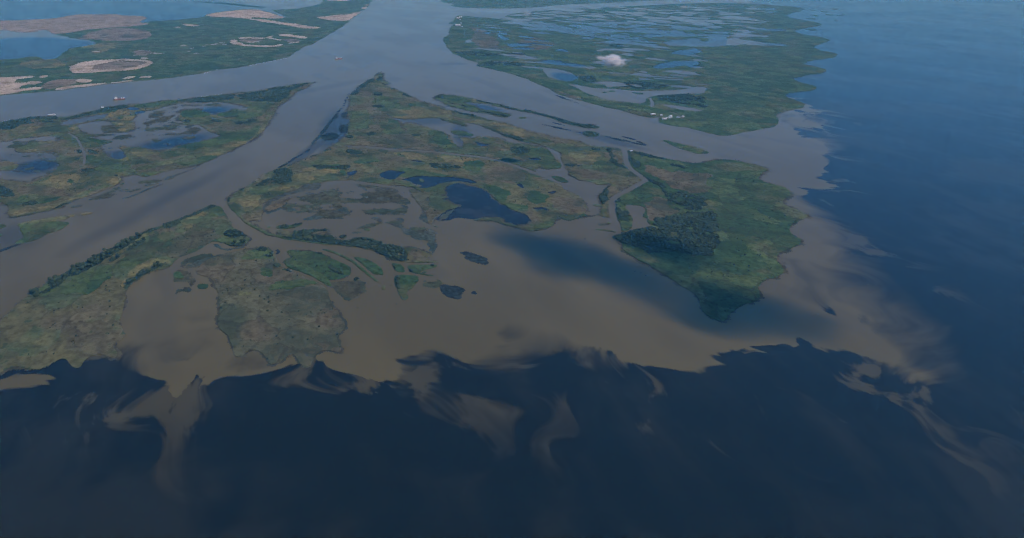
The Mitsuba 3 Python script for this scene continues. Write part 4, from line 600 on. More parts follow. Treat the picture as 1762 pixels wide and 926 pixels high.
far_pond|3085,6348 2999,6320 2953,6330 2910,6350 2830,6368 2831,6406 2854,6460 2830,6489 2878,6479 2958,6458 3002,6439 3073,6401
far_pond|4169,7646 4174,7603 4105,7572 4050,7592 4037,7656 3992,7713 3999,7753 4081,7797 4127,7831 4162,7809 4195,7743 4172,7685
far_pond|3963,7384 3909,7365 3887,7371 3860,7382 3815,7393 3822,7422 3834,7461 3821,7481 3855,7475 3901,7464 3928,7452 3969,7423
far_pond|2175,8347 2132,8329 2119,8333 2085,8337 2044,8349 2047,8386 2037,8429 2024,8447 2066,8443 2110,8439 2142,8426 2185,8389
far_pond|3504,6351 3485,6333 3467,6319 3387,6316 3354,6350 3344,6410 3297,6454 3332,6473 3424,6487 3477,6490 3539,6455 3561,6394
far_pond|3528,5863 3511,5827 3473,5789 3382,5770 3359,5814 3354,5897 3320,5959 3379,5996 3483,6037 3543,6057 3601,6010 3596,5924
far_pond|3927,7346 3887,7321 3870,7307 3781,7300 3738,7337 3742,7417 3696,7483 3722,7509 3830,7523 3896,7530 3964,7491 3997,7410
far_pond|2085,7743 2068,7716 2049,7696 1952,7691 1905,7741 1876,7829 1807,7895 1846,7923 1954,7945 2016,7950 2101,7898 2143,7808
far_pond|2682,8202 2609,8146 2572,8148 2536,8160 2473,8170 2478,8221 2502,8310 2491,8368 2531,8367 2595,8354 2632,8343 2683,8291
far_pond|3079,7398 3108,7380 3054,7371 2972,7394 2940,7449 2869,7502 2840,7532 2923,7551 2982,7560 3027,7536 3098,7480 3093,7427
far_pond|4881,9387 4885,9365 4853,9353 4753,9370 4727,9440 4695,9530 4638,9585 4710,9608 4816,9621 4868,9603 4942,9531 4946,9441
far_pond|2421,8016 2418,7996 2402,7975 2346,7970 2324,8005 2306,8062 2272,8103 2305,8124 2364,8145 2397,8150 2442,8114 2454,8056
far_pond|3525,6882 3532,6842 3478,6801 3380,6800 3360,6867 3321,6955 3283,7013 3370,7055 3469,7098 3524,7100 3590,7029 3577,6938
far_pond|3584,5753 3529,5732 3514,5728 3461,5723 3415,5734 3431,5778 3421,5828 3418,5850 3484,5854 3541,5860 3585,5848 3624,5803
far_pond|3548,6299 3522,6268 3495,6238 3406,6220 3376,6257 3377,6338 3340,6403 3383,6435 3486,6467 3547,6487 3608,6447 3617,6363
far_pond|3983,8148 3937,8085 3892,8072 3883,8101 3856,8126 3845,8153 3888,8211 3917,8275 3931,8289 3957,8259 3968,8233 3978,8206
far_pond|5858,9341 5844,9308 5729,9318 5681,9381 5625,9457 5549,9514 5611,9559 5689,9593 5698,9583 5762,9518 5802,9440 5798,9384
far_pond|3369,6159 3352,6108 3308,6049 3271,6032 3281,6081 3289,6146 3298,6192 3347,6244 3399,6307 3424,6325 3426,6273 3396,6205
far_pond|2435,6897 2411,6878 2402,6875 2385,6870 2364,6871 2369,6894 2372,6928 2370,6947 2390,6950 2413,6955 2429,6954 2445,6931
far_pond|3205,6428 3172,6358 3120,6324 3109,6350 3098,6391 3083,6422 3118,6471 3166,6544 3187,6580 3204,6553 3208,6509 3203,6477
far_pond|2110,6769 2108,6744 2092,6714 2069,6703 2066,6728 2062,6767 2057,6794 2078,6819 2102,6850 2116,6861 2128,6835 2122,6796
far_pond|2129,8288 2092,8268 2083,8262 2024,8258 1981,8283 1977,8344 1939,8399 1941,8420 2014,8426 2065,8430 2118,8404 2164,8343
far_pond|3641,6842 3611,6824 3596,6815 3512,6815 3471,6850 3466,6914 3414,6965 3440,6983 3541,6992 3600,6992 3668,6956 3703,6891
far_pond|3034,8835 2986,8774 2964,8766 2946,8770 2912,8770 2918,8808 2947,8893 2954,8955 2975,8963 3007,8959 3027,8959 3047,8919
far_pond|3850,6453 3803,6421 3764,6422 3748,6439 3709,6453 3703,6473 3737,6511 3745,6544 3759,6543 3796,6525 3814,6511 3839,6491
far_pond|2840,7192 2819,7151 2799,7106 2760,7065 2751,7082 2769,7157 2774,7228 2794,7269 2839,7316 2872,7360 2889,7342 2878,7263
far_pond|3502,5995 3482,5958 3447,5917 3369,5894 3352,5932 3356,6012 3334,6074 3383,6112 3473,6155 3527,6181 3572,6139 3563,6056
far_pond|4293,7370 4249,7345 4156,7356 4120,7399 4048,7443 4001,7477 4060,7513 4086,7539 4093,7527 4165,7483 4201,7439 4231,7405
far_pond|3650,8503 3677,8470 3611,8446 3515,8471 3486,8552 3414,8634 3381,8683 3483,8719 3562,8744 3614,8717 3689,8634 3676,8551
far_pond|3597,7656 3542,7601 3507,7596 3492,7614 3453,7625 3452,7654 3491,7719 3504,7776 3522,7781 3557,7762 3576,7751 3599,7721
far_pond|3870,9433 3783,9373 3723,9383 3690,9422 3614,9452 3609,9504 3659,9593 3654,9655 3686,9645 3760,9604 3796,9573 3852,9520
far_pond|3319,5880 3298,5823 3249,5769 3225,5770 3235,5821 3234,5871 3251,5911 3304,5970 3346,6028 3363,6027 3359,5972 3334,5920
far_pond|3016,5786 2995,5758 2975,5729 2924,5706 2908,5725 2918,5783 2907,5834 2930,5862 2989,5892 3028,5917 3059,5896 3059,5836
far_pond|2269,6727 2249,6676 2155,6663 2109,6704 2048,6757 1984,6796 2029,6843 2079,6897 2092,6910 2158,6867 2202,6812 2216,6773
far_pond|2238,7896 2197,7882 2188,7885 2139,7890 2095,7910 2094,7953 2064,7993 2056,8007 2119,8004 2167,7999 2213,7979 2263,7936
far_pond|4569,7995 4589,7977 4546,7967 4463,7986 4442,8043 4394,8105 4355,8141 4435,8159 4510,8170 4551,8150 4615,8092 4606,8030
far_pond|2530,6826 2451,6814 2417,6830 2368,6852 2290,6876 2291,6911 2285,6948 2251,6960 2312,6944 2391,6922 2440,6897 2522,6862
far_pond|2179,6793 2115,6737 2081,6733 2051,6741 1995,6745 1997,6786 2022,6870 2015,6929 2049,6932 2104,6924 2137,6920 2180,6877
far_pond|3617,5762 3564,5710 3542,5701 3527,5701 3498,5697 3509,5725 3551,5793 3571,5846 3591,5855 3619,5855 3637,5860 3646,5831
far_pond|3124,9269 3056,9249 3043,9258 2966,9271 2898,9310 2903,9386 2858,9456 2845,9477 2946,9468 3023,9453 3093,9414 3169,9337
far_pond|2742,8761 2751,8726 2714,8690 2654,8692 2638,8749 2604,8820 2581,8865 2638,8902 2694,8939 2727,8938 2771,8877 2765,8806
far_pond|2785,7290 2790,7256 2751,7223 2653,7220 2622,7282 2581,7371 2528,7430 2599,7465 2698,7501 2754,7504 2831,7438 2838,7348
far_pond|2707,6189 2695,6174 2685,6159 2647,6149 2631,6165 2630,6202 2613,6233 2629,6248 2672,6264 2698,6274 2726,6258 2735,6220
far_pond|3883,6318 3808,6292 3788,6291 3726,6290 3664,6306 3684,6361 3676,6424 3666,6452 3746,6452 3819,6454 3873,6438 3928,6381
far_pond|3569,7599 3517,7542 3441,7536 3416,7576 3362,7616 3331,7651 3386,7708 3416,7768 3429,7774 3484,7732 3510,7691 3534,7656
far_pond|2297,7107 2248,7080 2216,7084 2192,7099 2144,7110 2141,7135 2158,7178 2147,7205 2171,7200 2218,7186 2244,7174 2284,7148
far_pond|2697,6719 2683,6691 2667,6660 2628,6636 2616,6656 2623,6713 2614,6761 2635,6789 2679,6822 2708,6847 2731,6826 2729,6767
far_pond|2833,7919 2816,7855 2744,7827 2712,7863 2680,7921 2637,7964 2672,8014 2725,8081 2742,8111 2782,8072 2807,8012 2806,7969
far_pond|2585,7138 2542,7072 2453,7060 2416,7105 2354,7154 2307,7193 2361,7255 2398,7324 2412,7337 2477,7289 2513,7238 2537,7198
far_pond|4906,9183 4833,9151 4799,9162 4771,9184 4713,9205 4722,9246 4752,9306 4740,9339 4774,9328 4832,9304 4862,9283 4908,9242
far_pond|3632,7645 3583,7628 3570,7631 3533,7634 3492,7647 3502,7685 3495,7727 3485,7745 3533,7742 3579,7738 3613,7725 3653,7687
far_pond|3206,5711 3133,5667 3108,5657 3059,5645 3004,5646 3025,5700 3044,5783 3043,5829 3102,5839 3167,5852 3210,5851 3247,5794
far_pond|4254,7682 4206,7611 4164,7588 4160,7615 4146,7643 4140,7668 4183,7727 4225,7801 4242,7824 4256,7796 4259,7767 4260,7741
far_pond|3045,6700 3032,6690 3020,6686 2947,6692 2914,6723 2894,6771 2842,6803 2871,6814 2953,6818 2998,6812 3061,6780 3091,6732
far_pond|2398,6516 2385,6441 2299,6400 2254,6434 2219,6503 2163,6555 2196,6611 2268,6689 2295,6734 2342,6696 2376,6624 2370,6571
far_pond|3399,7448 3379,7376 3262,7349 3207,7401 3154,7481 3080,7540 3133,7602 3221,7678 3247,7708 3313,7652 3357,7568 3353,7508
far_pond|3591,8679 3525,8648 3509,8643 3423,8640 3361,8677 3372,8769 3331,8856 3333,8889 3443,8895 3522,8898 3595,8859 3655,8765
far_pond|3451,5865 3373,5817 3311,5818 3284,5843 3217,5861 3207,5892 3259,5953 3266,6004 3291,6003 3356,5977 3388,5958 3432,5926
far_pond|3445,6358 3441,6329 3353,6324 3305,6357 3258,6403 3192,6437 3229,6466 3291,6496 3306,6502 3360,6467 3402,6421 3402,6387
far_pond|2700,7751 2678,7739 2671,7735 2621,7736 2591,7758 2586,7801 2553,7836 2562,7848 2622,7852 2659,7852 2702,7829 2733,7786
far_pond|2598,7423 2573,7362 2535,7338 2525,7362 2509,7394 2494,7419 2521,7465 2549,7527 2561,7552 2579,7526 2587,7493 2590,7468
far_pond|4158,7545 4165,7508 4108,7475 4050,7485 4042,7543 4007,7603 4001,7642 4076,7680 4131,7715 4164,7704 4198,7643 4176,7583
far_pond|4999,8561 4923,8533 4888,8545 4858,8569 4796,8590 4806,8630 4835,8685 4820,8713 4856,8701 4917,8677 4949,8655 4999,8615
far_pond|3957,8020 3932,7993 3914,7970 3849,7956 3825,7987 3831,8059 3806,8118 3833,8145 3910,8169 3956,8184 4000,8151 4010,8077
far_pond|3150,6045 3132,6011 3106,5972 3056,5944 3048,5970 3059,6036 3054,6089 3085,6123 3143,6165 3180,6194 3204,6166 3192,6098
far_pond|3810,7025 3785,7004 3771,6986 3722,6972 3701,6990 3711,7043 3697,7089 3714,7111 3772,7129 3811,7144 3844,7125 3852,7071
far_pond|4392,7620 4365,7602 4353,7591 4303,7583 4280,7604 4290,7653 4272,7696 4286,7714 4347,7726 4386,7734 4421,7713 4435,7663
far_pond|4395,6771 4307,6746 4283,6753 4226,6762 4155,6781 4176,6833 4178,6895 4160,6921 4234,6914 4312,6904 4364,6885 4429,6832
far_pond|2966,6620 2976,6587 2929,6556 2869,6562 2854,6612 2816,6667 2801,6702 2867,6736 2919,6769 2954,6764 2995,6711 2983,6655
far_pond|3407,5943 3329,5881 3271,5876 3247,5901 3186,5917 3179,5950 3236,6023 3252,6088 3277,6093 3334,6067 3363,6049 3400,6016
far_pond|3886,8924 3864,8904 3854,8891 3813,8880 3794,8898 3802,8949 3788,8994 3799,9014 3848,9028 3880,9040 3909,9021 3920,8969
far_pond|3502,8652 3466,8572 3393,8543 3370,8586 3339,8645 3305,8689 3351,8754 3405,8837 3423,8869 3460,8822 3477,8761 3479,8716
far_pond|3065,7113 3024,7080 3005,7077 2987,7079 2955,7080 2961,7108 2980,7159 2981,7193 3002,7196 3034,7194 3053,7193 3074,7165
far_pond|3616,7670 3547,7640 3526,7642 3480,7646 3424,7659 3438,7710 3442,7775 3429,7806 3486,7803 3548,7799 3590,7785 3640,7734
far_pond|2961,6778 2919,6735 2904,6725 2881,6714 2852,6708 2865,6746 2887,6816 2893,6860 2919,6870 2951,6882 2971,6888 2985,6848
far_pond|2572,6962 2547,6927 2526,6893 2453,6868 2421,6901 2419,6986 2384,7058 2413,7094 2498,7130 2552,7157 2607,7121 2626,7033
far_pond|4216,6896 4156,6843 4134,6828 4098,6807 4061,6800 4089,6855 4129,6946 4147,7001 4186,7017 4233,7039 4262,7046 4267,6988
far_pond|2880,9297 2898,9278 2865,9267 2785,9284 2757,9343 2706,9409 2662,9448 2726,9468 2796,9480 2837,9462 2905,9402 2912,9336
far_pond|4380,8576 4402,8529 4308,8500 4221,8537 4196,8629 4118,8712 4116,8765 4234,8815 4299,8846 4352,8807 4413,8712 4385,8628
far_pond|3579,6150 3539,6105 3521,6097 3512,6101 3492,6100 3498,6120 3530,6174 3549,6220 3562,6228 3580,6223 3592,6225 3598,6204
far_pond|3994,7341 3945,7310 3867,7316 3839,7353 3776,7389 3743,7420 3796,7459 3813,7492 3824,7486 3886,7447 3916,7411 3947,7380
far_pond|4940,9040 4898,9018 4797,9038 4758,9094 4681,9152 4627,9196 4692,9235 4720,9257 4723,9236 4801,9179 4839,9121 4868,9077
far_pond|5452,8734 5436,8687 5388,8638 5356,8635 5370,8687 5374,8746 5386,8787 5441,8834 5489,8886 5510,8889 5508,8835 5476,8775
far_pond|4387,8542 4327,8506 4309,8500 4266,8493 4222,8502 4244,8560 4255,8636 4254,8673 4307,8679 4361,8687 4397,8677 4426,8618
far_pond|5149,8638 5098,8598 5074,8570 4996,8544 4963,8574 4995,8671 4989,8762 5015,8804 5109,8833 5176,8861 5223,8829 5228,8729
far_pond|2917,5804 2912,5782 2887,5765 2873,5771 2869,5793 2857,5811 2865,5827 2891,5850 2904,5867 2915,5861 2922,5838 2915,5820
far_pond|3694,6564 3684,6543 3660,6525 3578,6522 3552,6562 3536,6625 3491,6670 3539,6692 3629,6711 3679,6714 3740,6673 3750,6608
far_pond|4312,6990 4270,6921 4188,6895 4166,6932 4141,6985 4108,7024 4161,7078 4228,7149 4252,7178 4286,7138 4299,7083 4294,7043
far_pond|3356,7441 3290,7400 3271,7390 3215,7375 3163,7385 3183,7454 3183,7540 3181,7583 3250,7594 3314,7609 3361,7599 3400,7528
far_pond|3181,6891 3105,6853 3074,6856 3032,6863 2968,6874 2979,6919 2995,6989 2980,7028 3031,7025 3098,7017 3139,7007 3194,6960
far_pond|4690,7994 4619,7936 4576,7934 4559,7957 4512,7973 4514,8007 4566,8079 4584,8138 4605,8141 4648,8116 4669,8100 4695,8066
far_pond|3028,7403 2943,7349 2869,7356 2831,7393 2745,7423 2729,7467 2780,7542 2775,7600 2806,7592 2890,7553 2932,7522 2993,7477
far_pond|4423,8179 4393,8146 4326,8145 4303,8180 4262,8217 4229,8246 4273,8282 4304,8316 4312,8316 4355,8281 4376,8242 4388,8213
far_pond|3321,6402 3259,6390 3243,6397 3192,6406 3135,6424 3143,6462 3124,6500 3106,6513 3174,6506 3235,6496 3283,6478 3345,6440
far_pond|4051,8684 4019,8666 4010,8658 3968,8652 3942,8668 3952,8716 3939,8763 3944,8782 3995,8789 4033,8796 4064,8779 4085,8730'''
CANALS = '''c:26|0,2691 124,2676 171,2644 244,2635 324,2619 401,2594 457,2564 514,2551 576,2509 618,2455 657,2395 659,2401 691,2341 725,2293 741,2251 755,2214
c:122|1857,8168 1938,7526 1888,7327 2019,7028 2121,6687 2238,6451 2393,6230 2456,5907 2542,5720 2611,5591
c:18|1668,3634 1637,3523 1591,3429
c:11|1628,3308 1644,3255 1635,3184
c:11|1620,3184 1658,3084
c:10|-1260,2902 -1189,2820 -1112,2675 -1112,2675 -1053,2551 -1018,2449
c:9|699,2277 727,2299 795,2395'''
PATCHES = '''west_bank:sand|-1922,4549 -1941,4648 -1942,4794 -1906,4891 -1781,4949 -1683,4986 -1568,4972 -1477,4913 -1420,4829 -1416,4701 -1422,4580 -1488,4484 -1608,4446 -1722,4395 -1811,4387 -1874,4446
west_bank:sand|-2429,4253 -2234,4237 -2120,4264 -2035,4288 -2009,4237 -2047,4216 -2107,4183 -2088,4105 -2015,4042 -1979,4137 -1898,4083 -1899,4026 -1962,3993 -1956,3892 -1931,3863 -1847,3936 -1816,3892 -1825,3835 -1904,3807 -1929,3738 -1976,3720 -2116,3675
west_bank:sand|-2004,4254 -1993,4323 -1934,4250 -1952,4216
west_bank:sand|-1738,4170 -1676,4186 -1600,4137 -1600,4067 -1676,4073
west_bank:sand|-1710,3863 -1699,3936 -1634,3996 -1504,4054 -1493,4005 -1584,3945 -1690,3843
west_bank:sand|-1481,4057 -1424,4089 -1365,4153 -1349,4124 -1412,4051
west_bank:sand|-1441,4196 -1394,4288 -1382,4230 -1420,4170
west_bank:sand|-1350,4271 -1285,4288 -1275,4230 -1330,4230
west_bank:sand|-1780,8415 -1707,8610 -1618,8814 -1499,9027 -1358,9145 -1193,9101 -1105,8814 -987,8677 -860,8290 -751,8015 -886,7969 -1009,8027 -1190,8144 -1106,7879 -987,7845 -608,7405 -444,7193 -268,6984 -368,6931 -522,6966 -586,7119 -828,7435 -1065,7747 -1236,7981 -1380,8073 -1686,8192
west_bank:sand|-1052,5862 -1040,6078 -993,6011 -913,5831 -930,5720 -991,5781
west_bank:sand|-684,6451 -593,6489 -480,6376 -392,6317 -382,6146 -438,6181 -566,6288 -633,6317
west_bank:sand|-920,6245 -770,6216 -776,6119 -888,6146
west_bank:sand|-977,5800 -882,5738 -755,5673 -641,5696 -566,5794 -560,5732 -633,5625 -748,5614 -887,5661
west_bank:sand|-773,6245 -725,6391 -714,6331 -735,6230 -619,6078 -623,6024 -757,6188
west_bank:sand|-893,5932 -790,5945 -783,5894 -886,5881
west_bank:sand|-543,5831 -449,5958 -439,5881 -523,5794
west_bank:sand|-1022,6195 -924,6273 -907,6216 -992,6119
west_bank:sand|-404,8109 -289,8192 -138,8440 0,8415 76,8704 168,8898 178,8745 110,8415 35,7992 0,7845 -47,7661 -160,7714 -301,7879
west_bank:sand|50,8544 168,8898 176,8758 98,8415
west_bank:sand|160,9328 267,9666 251,9251 187,9205
west_bank:sand|198,9869 289,9957 271,9716
west_bank:sand|-410,10817 0,10986 32,10943 0,10654 -95,10594
west_bank:sand|-1825,7073 -1785,7100 -1767,7028 -1811,7019
west_bank:sand|-1821,7405 -1589,7231 -1580,7137 -1760,7193
west_bank:sand|-1434,5708 -1407,5738 -1366,5708 -1394,5684
west_bank:sand|-1318,5534 -1300,5562 -1269,5534 -1288,5511
west_bank:sand|-1221,5264 -1200,5290 -1167,5264 -1190,5244
west_bank:sand|-1252,5649 -1234,5678 -1202,5649 -1223,5625
west_bank:sand|-1238,5738 -1218,5769 -1187,5738 -1207,5714
west_bank:sand|-1191,5738 -1159,5769 -1115,5738 -1148,5714
west_bank:sand|-1142,5862 -1114,5894 -1073,5862 -1103,5837
west_bank:sand|-1078,5769 -1062,5800 -1036,5769 -1052,5745
west_bank:sand|-1167,5831 -1151,5862 -1124,5831 -1140,5806
west_bank:sand|-1296,5369 -1286,5396 -1264,5369 -1275,5348
west_bank:sand|-2062,5342 -2038,5374 -1991,5342 -2017,5316
west_bank:sand|-1726,5316 -1696,5348 -1647,5316 -1679,5290
west_bank:sand|-1671,5369 -1633,5401 -1576,5369 -1616,5342
west_bank:sand|-1663,5163 -1634,5193 -1587,5163 -1618,5139
west_bank:sand|-1574,5019 -1553,5047 -1515,5019 -1537,4995
west_bank:sand|-1524,5239 -1485,5269 -1430,5239 -1470,5213
west_bank:sand|-1995,6302 -1990,6346 -1958,6302 -1966,6266
west_bank:sand|-1570,5264 -1547,5295 -1507,5264 -1531,5239
west_bank:mud|-1773,4588 -1797,4710 -1750,4816 -1674,4913 -1546,4900 -1454,4820 -1472,4677 -1512,4628 -1513,4565 -1634,4522 -1729,4522
west_bank:mud|-1862,4011 -1860,4163 -1742,4180 -1663,4057 -1687,3980 -1729,3936 -1762,3849 -1816,3892
west_bank:mud|-594,6092 -460,6105 -434,5926 -528,5856
west_bank:mud|-1006,6092 -900,6105 -770,6064 -777,5985 -911,5932 -972,5932
west_bank:mud|-1727,5369 -1687,5478 -1576,5369 -1534,5114 -1633,5139
west_bank:mud|-2491,6126 -2535,6853 -2303,7073 -1882,6528 -1815,6092 -2040,5958 -2353,6092
west_bank:sand|-1734,4731 -1692,4794 -1613,4838 -1565,4731 -1602,4628 -1671,4628
lake_flat:sand_dull|-4225,7515 -3959,7693 -3759,7747 -3582,7856 -3422,7969 -3383,7661 -3560,7557 -3707,7405 -3766,7307
lake_flat:sand_dull|-3561,6896 -3481,6940 -3412,7119 -3244,7165 -3105,6870 -3116,6670 -3230,6622 -3386,6744
lake_flat:sand_dull|-2876,6543 -2802,6646 -2717,6703 -2686,6853 -2673,6819 -2695,6646 -2751,6520
lake_flat:sand_dull|-3412,8352 -3358,8466 -2924,8531 -2928,8290 -3207,8229
lake_flat:sand_dull|-2566,6940 -2446,7193 -2270,7307 -2236,7193 -2404,7064
wedge:willow|-636,3693 -549,3787 -446,3898 -337,3999 -239,4073 -276,3980 -326,3863 -342,3712 -366,3547 -406,3523 -482,3535 -551,3571 -602,3621
wedge:willow|-1660,3088 -1599,3159 -1548,3184 -1480,3194 -1397,3182 -1360,3210 -1338,3255 -1278,3336 -1260,3402 -1207,3429 -1168,3452 -1155,3395 -1192,3351 -1256,3276 -1322,3214 -1332,3164 -1370,3116 -1392,3078 -1476,3097 -1544,3041 -1525,2953 -1601,2970
wedge:willow|-948,3559 -805,3647 -725,3693 -641,3725 -631,3596 -735,3571 -790,3523 -878,3535
wedge:willow|-1238,2214 -1219,2204 -1175,2184 -1136,2145 -1121,2107 -1144,2093 -1168,2102 -1184,2107
wedge:willow|-1116,2632 -1098,2638 -1080,2591 -1093,2584
wedge:willow|-1080,2647 -1038,2619 -1009,2588 -1018,2564 -1058,2598
wedge:willow|-1085,2509 -1071,2527 -1060,2514 -1072,2499
wedge:willow|-1007,2375 -981,2401 -937,2366 -965,2357
wedge:willow|-864,2321 -846,2310 -839,2301 -855,2303
wedge:willow|-948,1975 -922,2035 -909,2043 -906,2026 -917,2007 -943,1971
wedge:willow|-1063,2039 -1050,2061 -1010,2043 -1030,2017 -1052,2009
wedge:willow|-665,3135 -629,3145 -606,3097 -655,3106
wedge:willow|-546,3078 -507,3135 -443,3155 -440,3097 -499,3078 -518,3050
wedge:willow|-617,3214 -550,3224 -546,3194 -607,3184
wedge:willow|-797,3126 -784,3155 -762,3097 -783,3088
left_bank:willow|-772,1441 -761,1466 -749,1498 -739,1521 -727,1540 -723,1570 -709,1598 -691,1621 -677,1654 -662,1688 -645,1720 -622,1753 -606,1795 -591,1823 -568,1845 -563,1838 -586,1805 -599,1781 -611,1737 -625,1701 -633,1670 -644,1621 -660,1593 -683,1565 -691,1540 -706,1527 -713,1506 -717,1470 -723,1439 -740,1422
left_bank:willow|-553,1845 -546,1875 -531,1890 -518,1909 -492,1942 -471,1975 -451,2015 -434,2014 -452,1975 -476,1942 -498,1914 -513,1891 -524,1860 -530,1834 -540,1830
left_bank:willow|-639,1621 -622,1651 -608,1657 -619,1627 -632,1610
left_bank:willow|-612,1695 -590,1740 -572,1757 -587,1714 -602,1682
left_bank:willow|-545,1483 -536,1527 -526,1554 -508,1587 -492,1604 -486,1593 -501,1573 -519,1537 -528,1516 -539,1496 -540,1468
left_bank:willow|-366,1809 -347,1834 -329,1829 -306,1795 -301,1781 -343,1777 -355,1781
left_bank:willow|-333,1717 -312,1727 -287,1743 -295,1720 -315,1707
cane_island:willow|-226,1654 -222,1670 -212,1667 -206,1645 -213,1638 -223,1640
cane_island:willow|-202,1601 -189,1605 -178,1593 -186,1584 -197,1586
cane_island:willow|-257,1688 -242,1702 -222,1695 -227,1685 -248,1683
cane_island:willow|-168,1576 -143,1559 -148,1554 -169,1567
green_island:willow|-174,1688 -167,1670 -144,1633 -114,1624 -149,1636 -171,1667
green_island:willow|-87,1673 -74,1670 -73,1660 -84,1663
green_island:willow|-50,1598 -31,1565 -11,1548 -16,1532 -41,1554
levee_wood:willow|-152,1817 -111,1822 -105,1803 -132,1774 -166,1770
levee_wood:willow|-17,1737 0,1743 17,1759 43,1768 65,1766 84,1742 116,1719 132,1709 156,1688 162,1663 154,1633 168,1614 116,1629 104,1651 86,1663 63,1688 0,1714 -17,1724
levee_wood:willow|-189,1777 -160,1770 -102,1750 -74,1762 -34,1750 0,1737 0,1718 -45,1723 -102,1743 -159,1760
levee_wood:willow|-104,1788 -81,1781 -74,1753 -102,1750
levee_wood:willow|-75,1788 -49,1777 -48,1750 -68,1753
islets:willow|-216,1849 -197,1860 -166,1845 -194,1832
islets:willow|-32,1777 -18,1790 -7,1779 -9,1768 -20,1763
levee_wood:willow|-151,1809 -106,1822 -62,1826 -63,1817 -105,1810 -133,1798
islets:willow|-174,1871 -141,1878 -138,1872 -166,1852
islets:willow|119,1532 128,1537 129,1511 122,1491 127,1466 124,1461 117,1485 116,1511
islets:willow|113,1610 116,1581 130,1558 127,1562 114,1593
islets:willow|150,1591 156,1565 173,1554 158,1558
islets:willow|10,1514 19,1527 26,1519 15,1507
islets:willow|206,1603 232,1598 230,1587 207,1590
main_island:willow|180,4306 222,4377 221,4288 206,4170 172,4105
main_island:willow|65,3965 111,4098 157,4203 169,4170 114,4011 82,3892
main_island:willow|0,3720 34,3807 67,3849 68,3738 17,3699
main_island:willow|195,4073 249,4042 215,3980
main_island:willow|237,3950 267,3950 279,3863 243,3849
main_island:willow|290,3779 317,3752 352,3647 336,3652
main_island:willow|125,3452 183,3457 185,3395 129,3395
main_island:willow|138,3807 195,3807 184,3699 134,3693
main_island:willow|282,2877 318,2882 324,2852 288,2844
main_island:willow|80,2902 112,2935 128,2868 96,2852
main_island:willow|156,2743 181,2735 179,2705 158,2705
main_island:willow|526,3336 583,3308 636,3218 624,3204 559,3255
main_island:willow|0,2836 22,2868 22,2804 0,2804
long_bar:willow|491,3660 520,3712 531,3647 534,3535 575,3452 659,3340 710,3266 761,3204 800,3204 771,3251 714,3287 620,3406 556,3499 532,3596 518,3609
long_bar:willow|660,3647 746,3523 869,3369 889,3323 897,3358 953,3282 892,3336 861,3336 782,3441 697,3547
long_bar:willow|950,3287 999,3214 1036,3145 1085,3060 1142,3038 1168,3005 1143,2987 1100,2995 1068,3036 1013,3101 988,3178
islets:willow|1045,2898 1077,2927 1122,2902 1117,2877 1085,2847 1054,2860
main_island:willow|664,2927 682,2849 748,2758 744,2743 759,2804 690,2885
islets:willow|-82,2632 -143,2554 -190,2486 -230,2419 -272,2387 -267,2407 -232,2437 -181,2525 -124,2578
main_island:willow|-279,2383 -241,2407 -215,2366 -207,2277 -221,2235 -266,2225 -288,2204 -325,2194 -306,2266 -273,2288
main_island:willow|-118,2619 -66,2647 -46,2661 -106,2605
main_island:willow|-137,2425 -107,2437 -61,2413 0,2437 0,2378 -60,2395 -116,2395
main_island:willow|-380,2155 -365,2186 -359,2174 -376,2150
main_island:willow|-400,2061 -402,2093 -398,2088 -395,2057 -364,1975 -321,1896 -324,1895 -367,1975
main_island:willow|0,2639 57,2626 58,2578 24,2571 0,2571
main_island:willow|303,2468 381,2449 431,2407 371,2383 323,2413
main_island:willow|1070,2675 1078,2654 1060,2551 1045,2462 1052,2413 1053,2395 1027,2407 1027,2474 1051,2591
main_island:willow|831,2449 855,2455 891,2425 846,2413
main_island:willow|1002,2675 1025,2654 1026,2621 998,2635
east_marsh:willow|1126,2578 1124,2525 1110,2425 1087,2387 1085,2437
east_marsh:willow|1077,2299 1079,2251 1108,2219 1068,2116 1062,2061 1052,1992 1040,1975 1056,2098 1097,2204 1071,2240
east_marsh:willow|1157,2605 1188,2594 1223,2544 1254,2518 1244,2506 1214,2525 1179,2571
east_marsh:willow|1233,2366 1264,2401 1236,2437 1234,2449 1268,2425 1272,2401
main_island:willow|851,2116 889,2184 914,2204 896,2164 838,2043 822,2035
east_marsh:willow|877,2070 904,2107 900,2088 858,2009 831,1942 841,1975
east_marsh:willow|857,2009 878,1975 884,1942 871,1926 862,1934 862,1895 818,1891
east_marsh:willow|1086,2126 1133,2140 1166,2098 1193,2093 1140,1989 1105,1975 1056,2000 1062,2061
main_island:willow|677,2675 727,2675 766,2668 730,2591 698,2558 665,2591
east_marsh:willow|758,1779 782,1789 836,1823 903,1844 925,1895 1004,1934 1101,1967 1158,1965 1086,1808 988,1653 946,1657 906,1663 901,1688 852,1663 817,1676 797,1707 773,1737 761,1757
loutre_marsh:willow|834,5316 953,5369 1072,5369 1164,5239 1373,5264 1348,5163 1142,5139 906,5090
loutre_marsh:willow|901,4693 1011,4860 1124,4882 1256,4794 1227,4677 1051,4710 958,4660
loutre_marsh:willow|1638,4073 1819,4098 1940,3986 1873,3892 1721,3863 1615,3950
loutre_marsh:willow|1489,4288 1585,4271 1542,4105 1457,4079
loutre_marsh:willow|1749,3686 1916,3738 1976,3720 2000,3690 1848,3392 1825,3418 1738,3523 1718,3621
loutre_marsh:willow|2271,5831 2374,5831 2297,5591 2198,5591
wedge:grass|-847,3276 -832,3362 -753,3351 -705,3276 -706,3194 -808,3174
wedge:grass|-729,2684 -659,2738 -588,2807 -552,2852 -601,2902 -565,2922 -483,2970 -424,3041 -417,2953 -415,2868 -436,2773 -510,2758 -570,2716 -681,2654 -716,2632
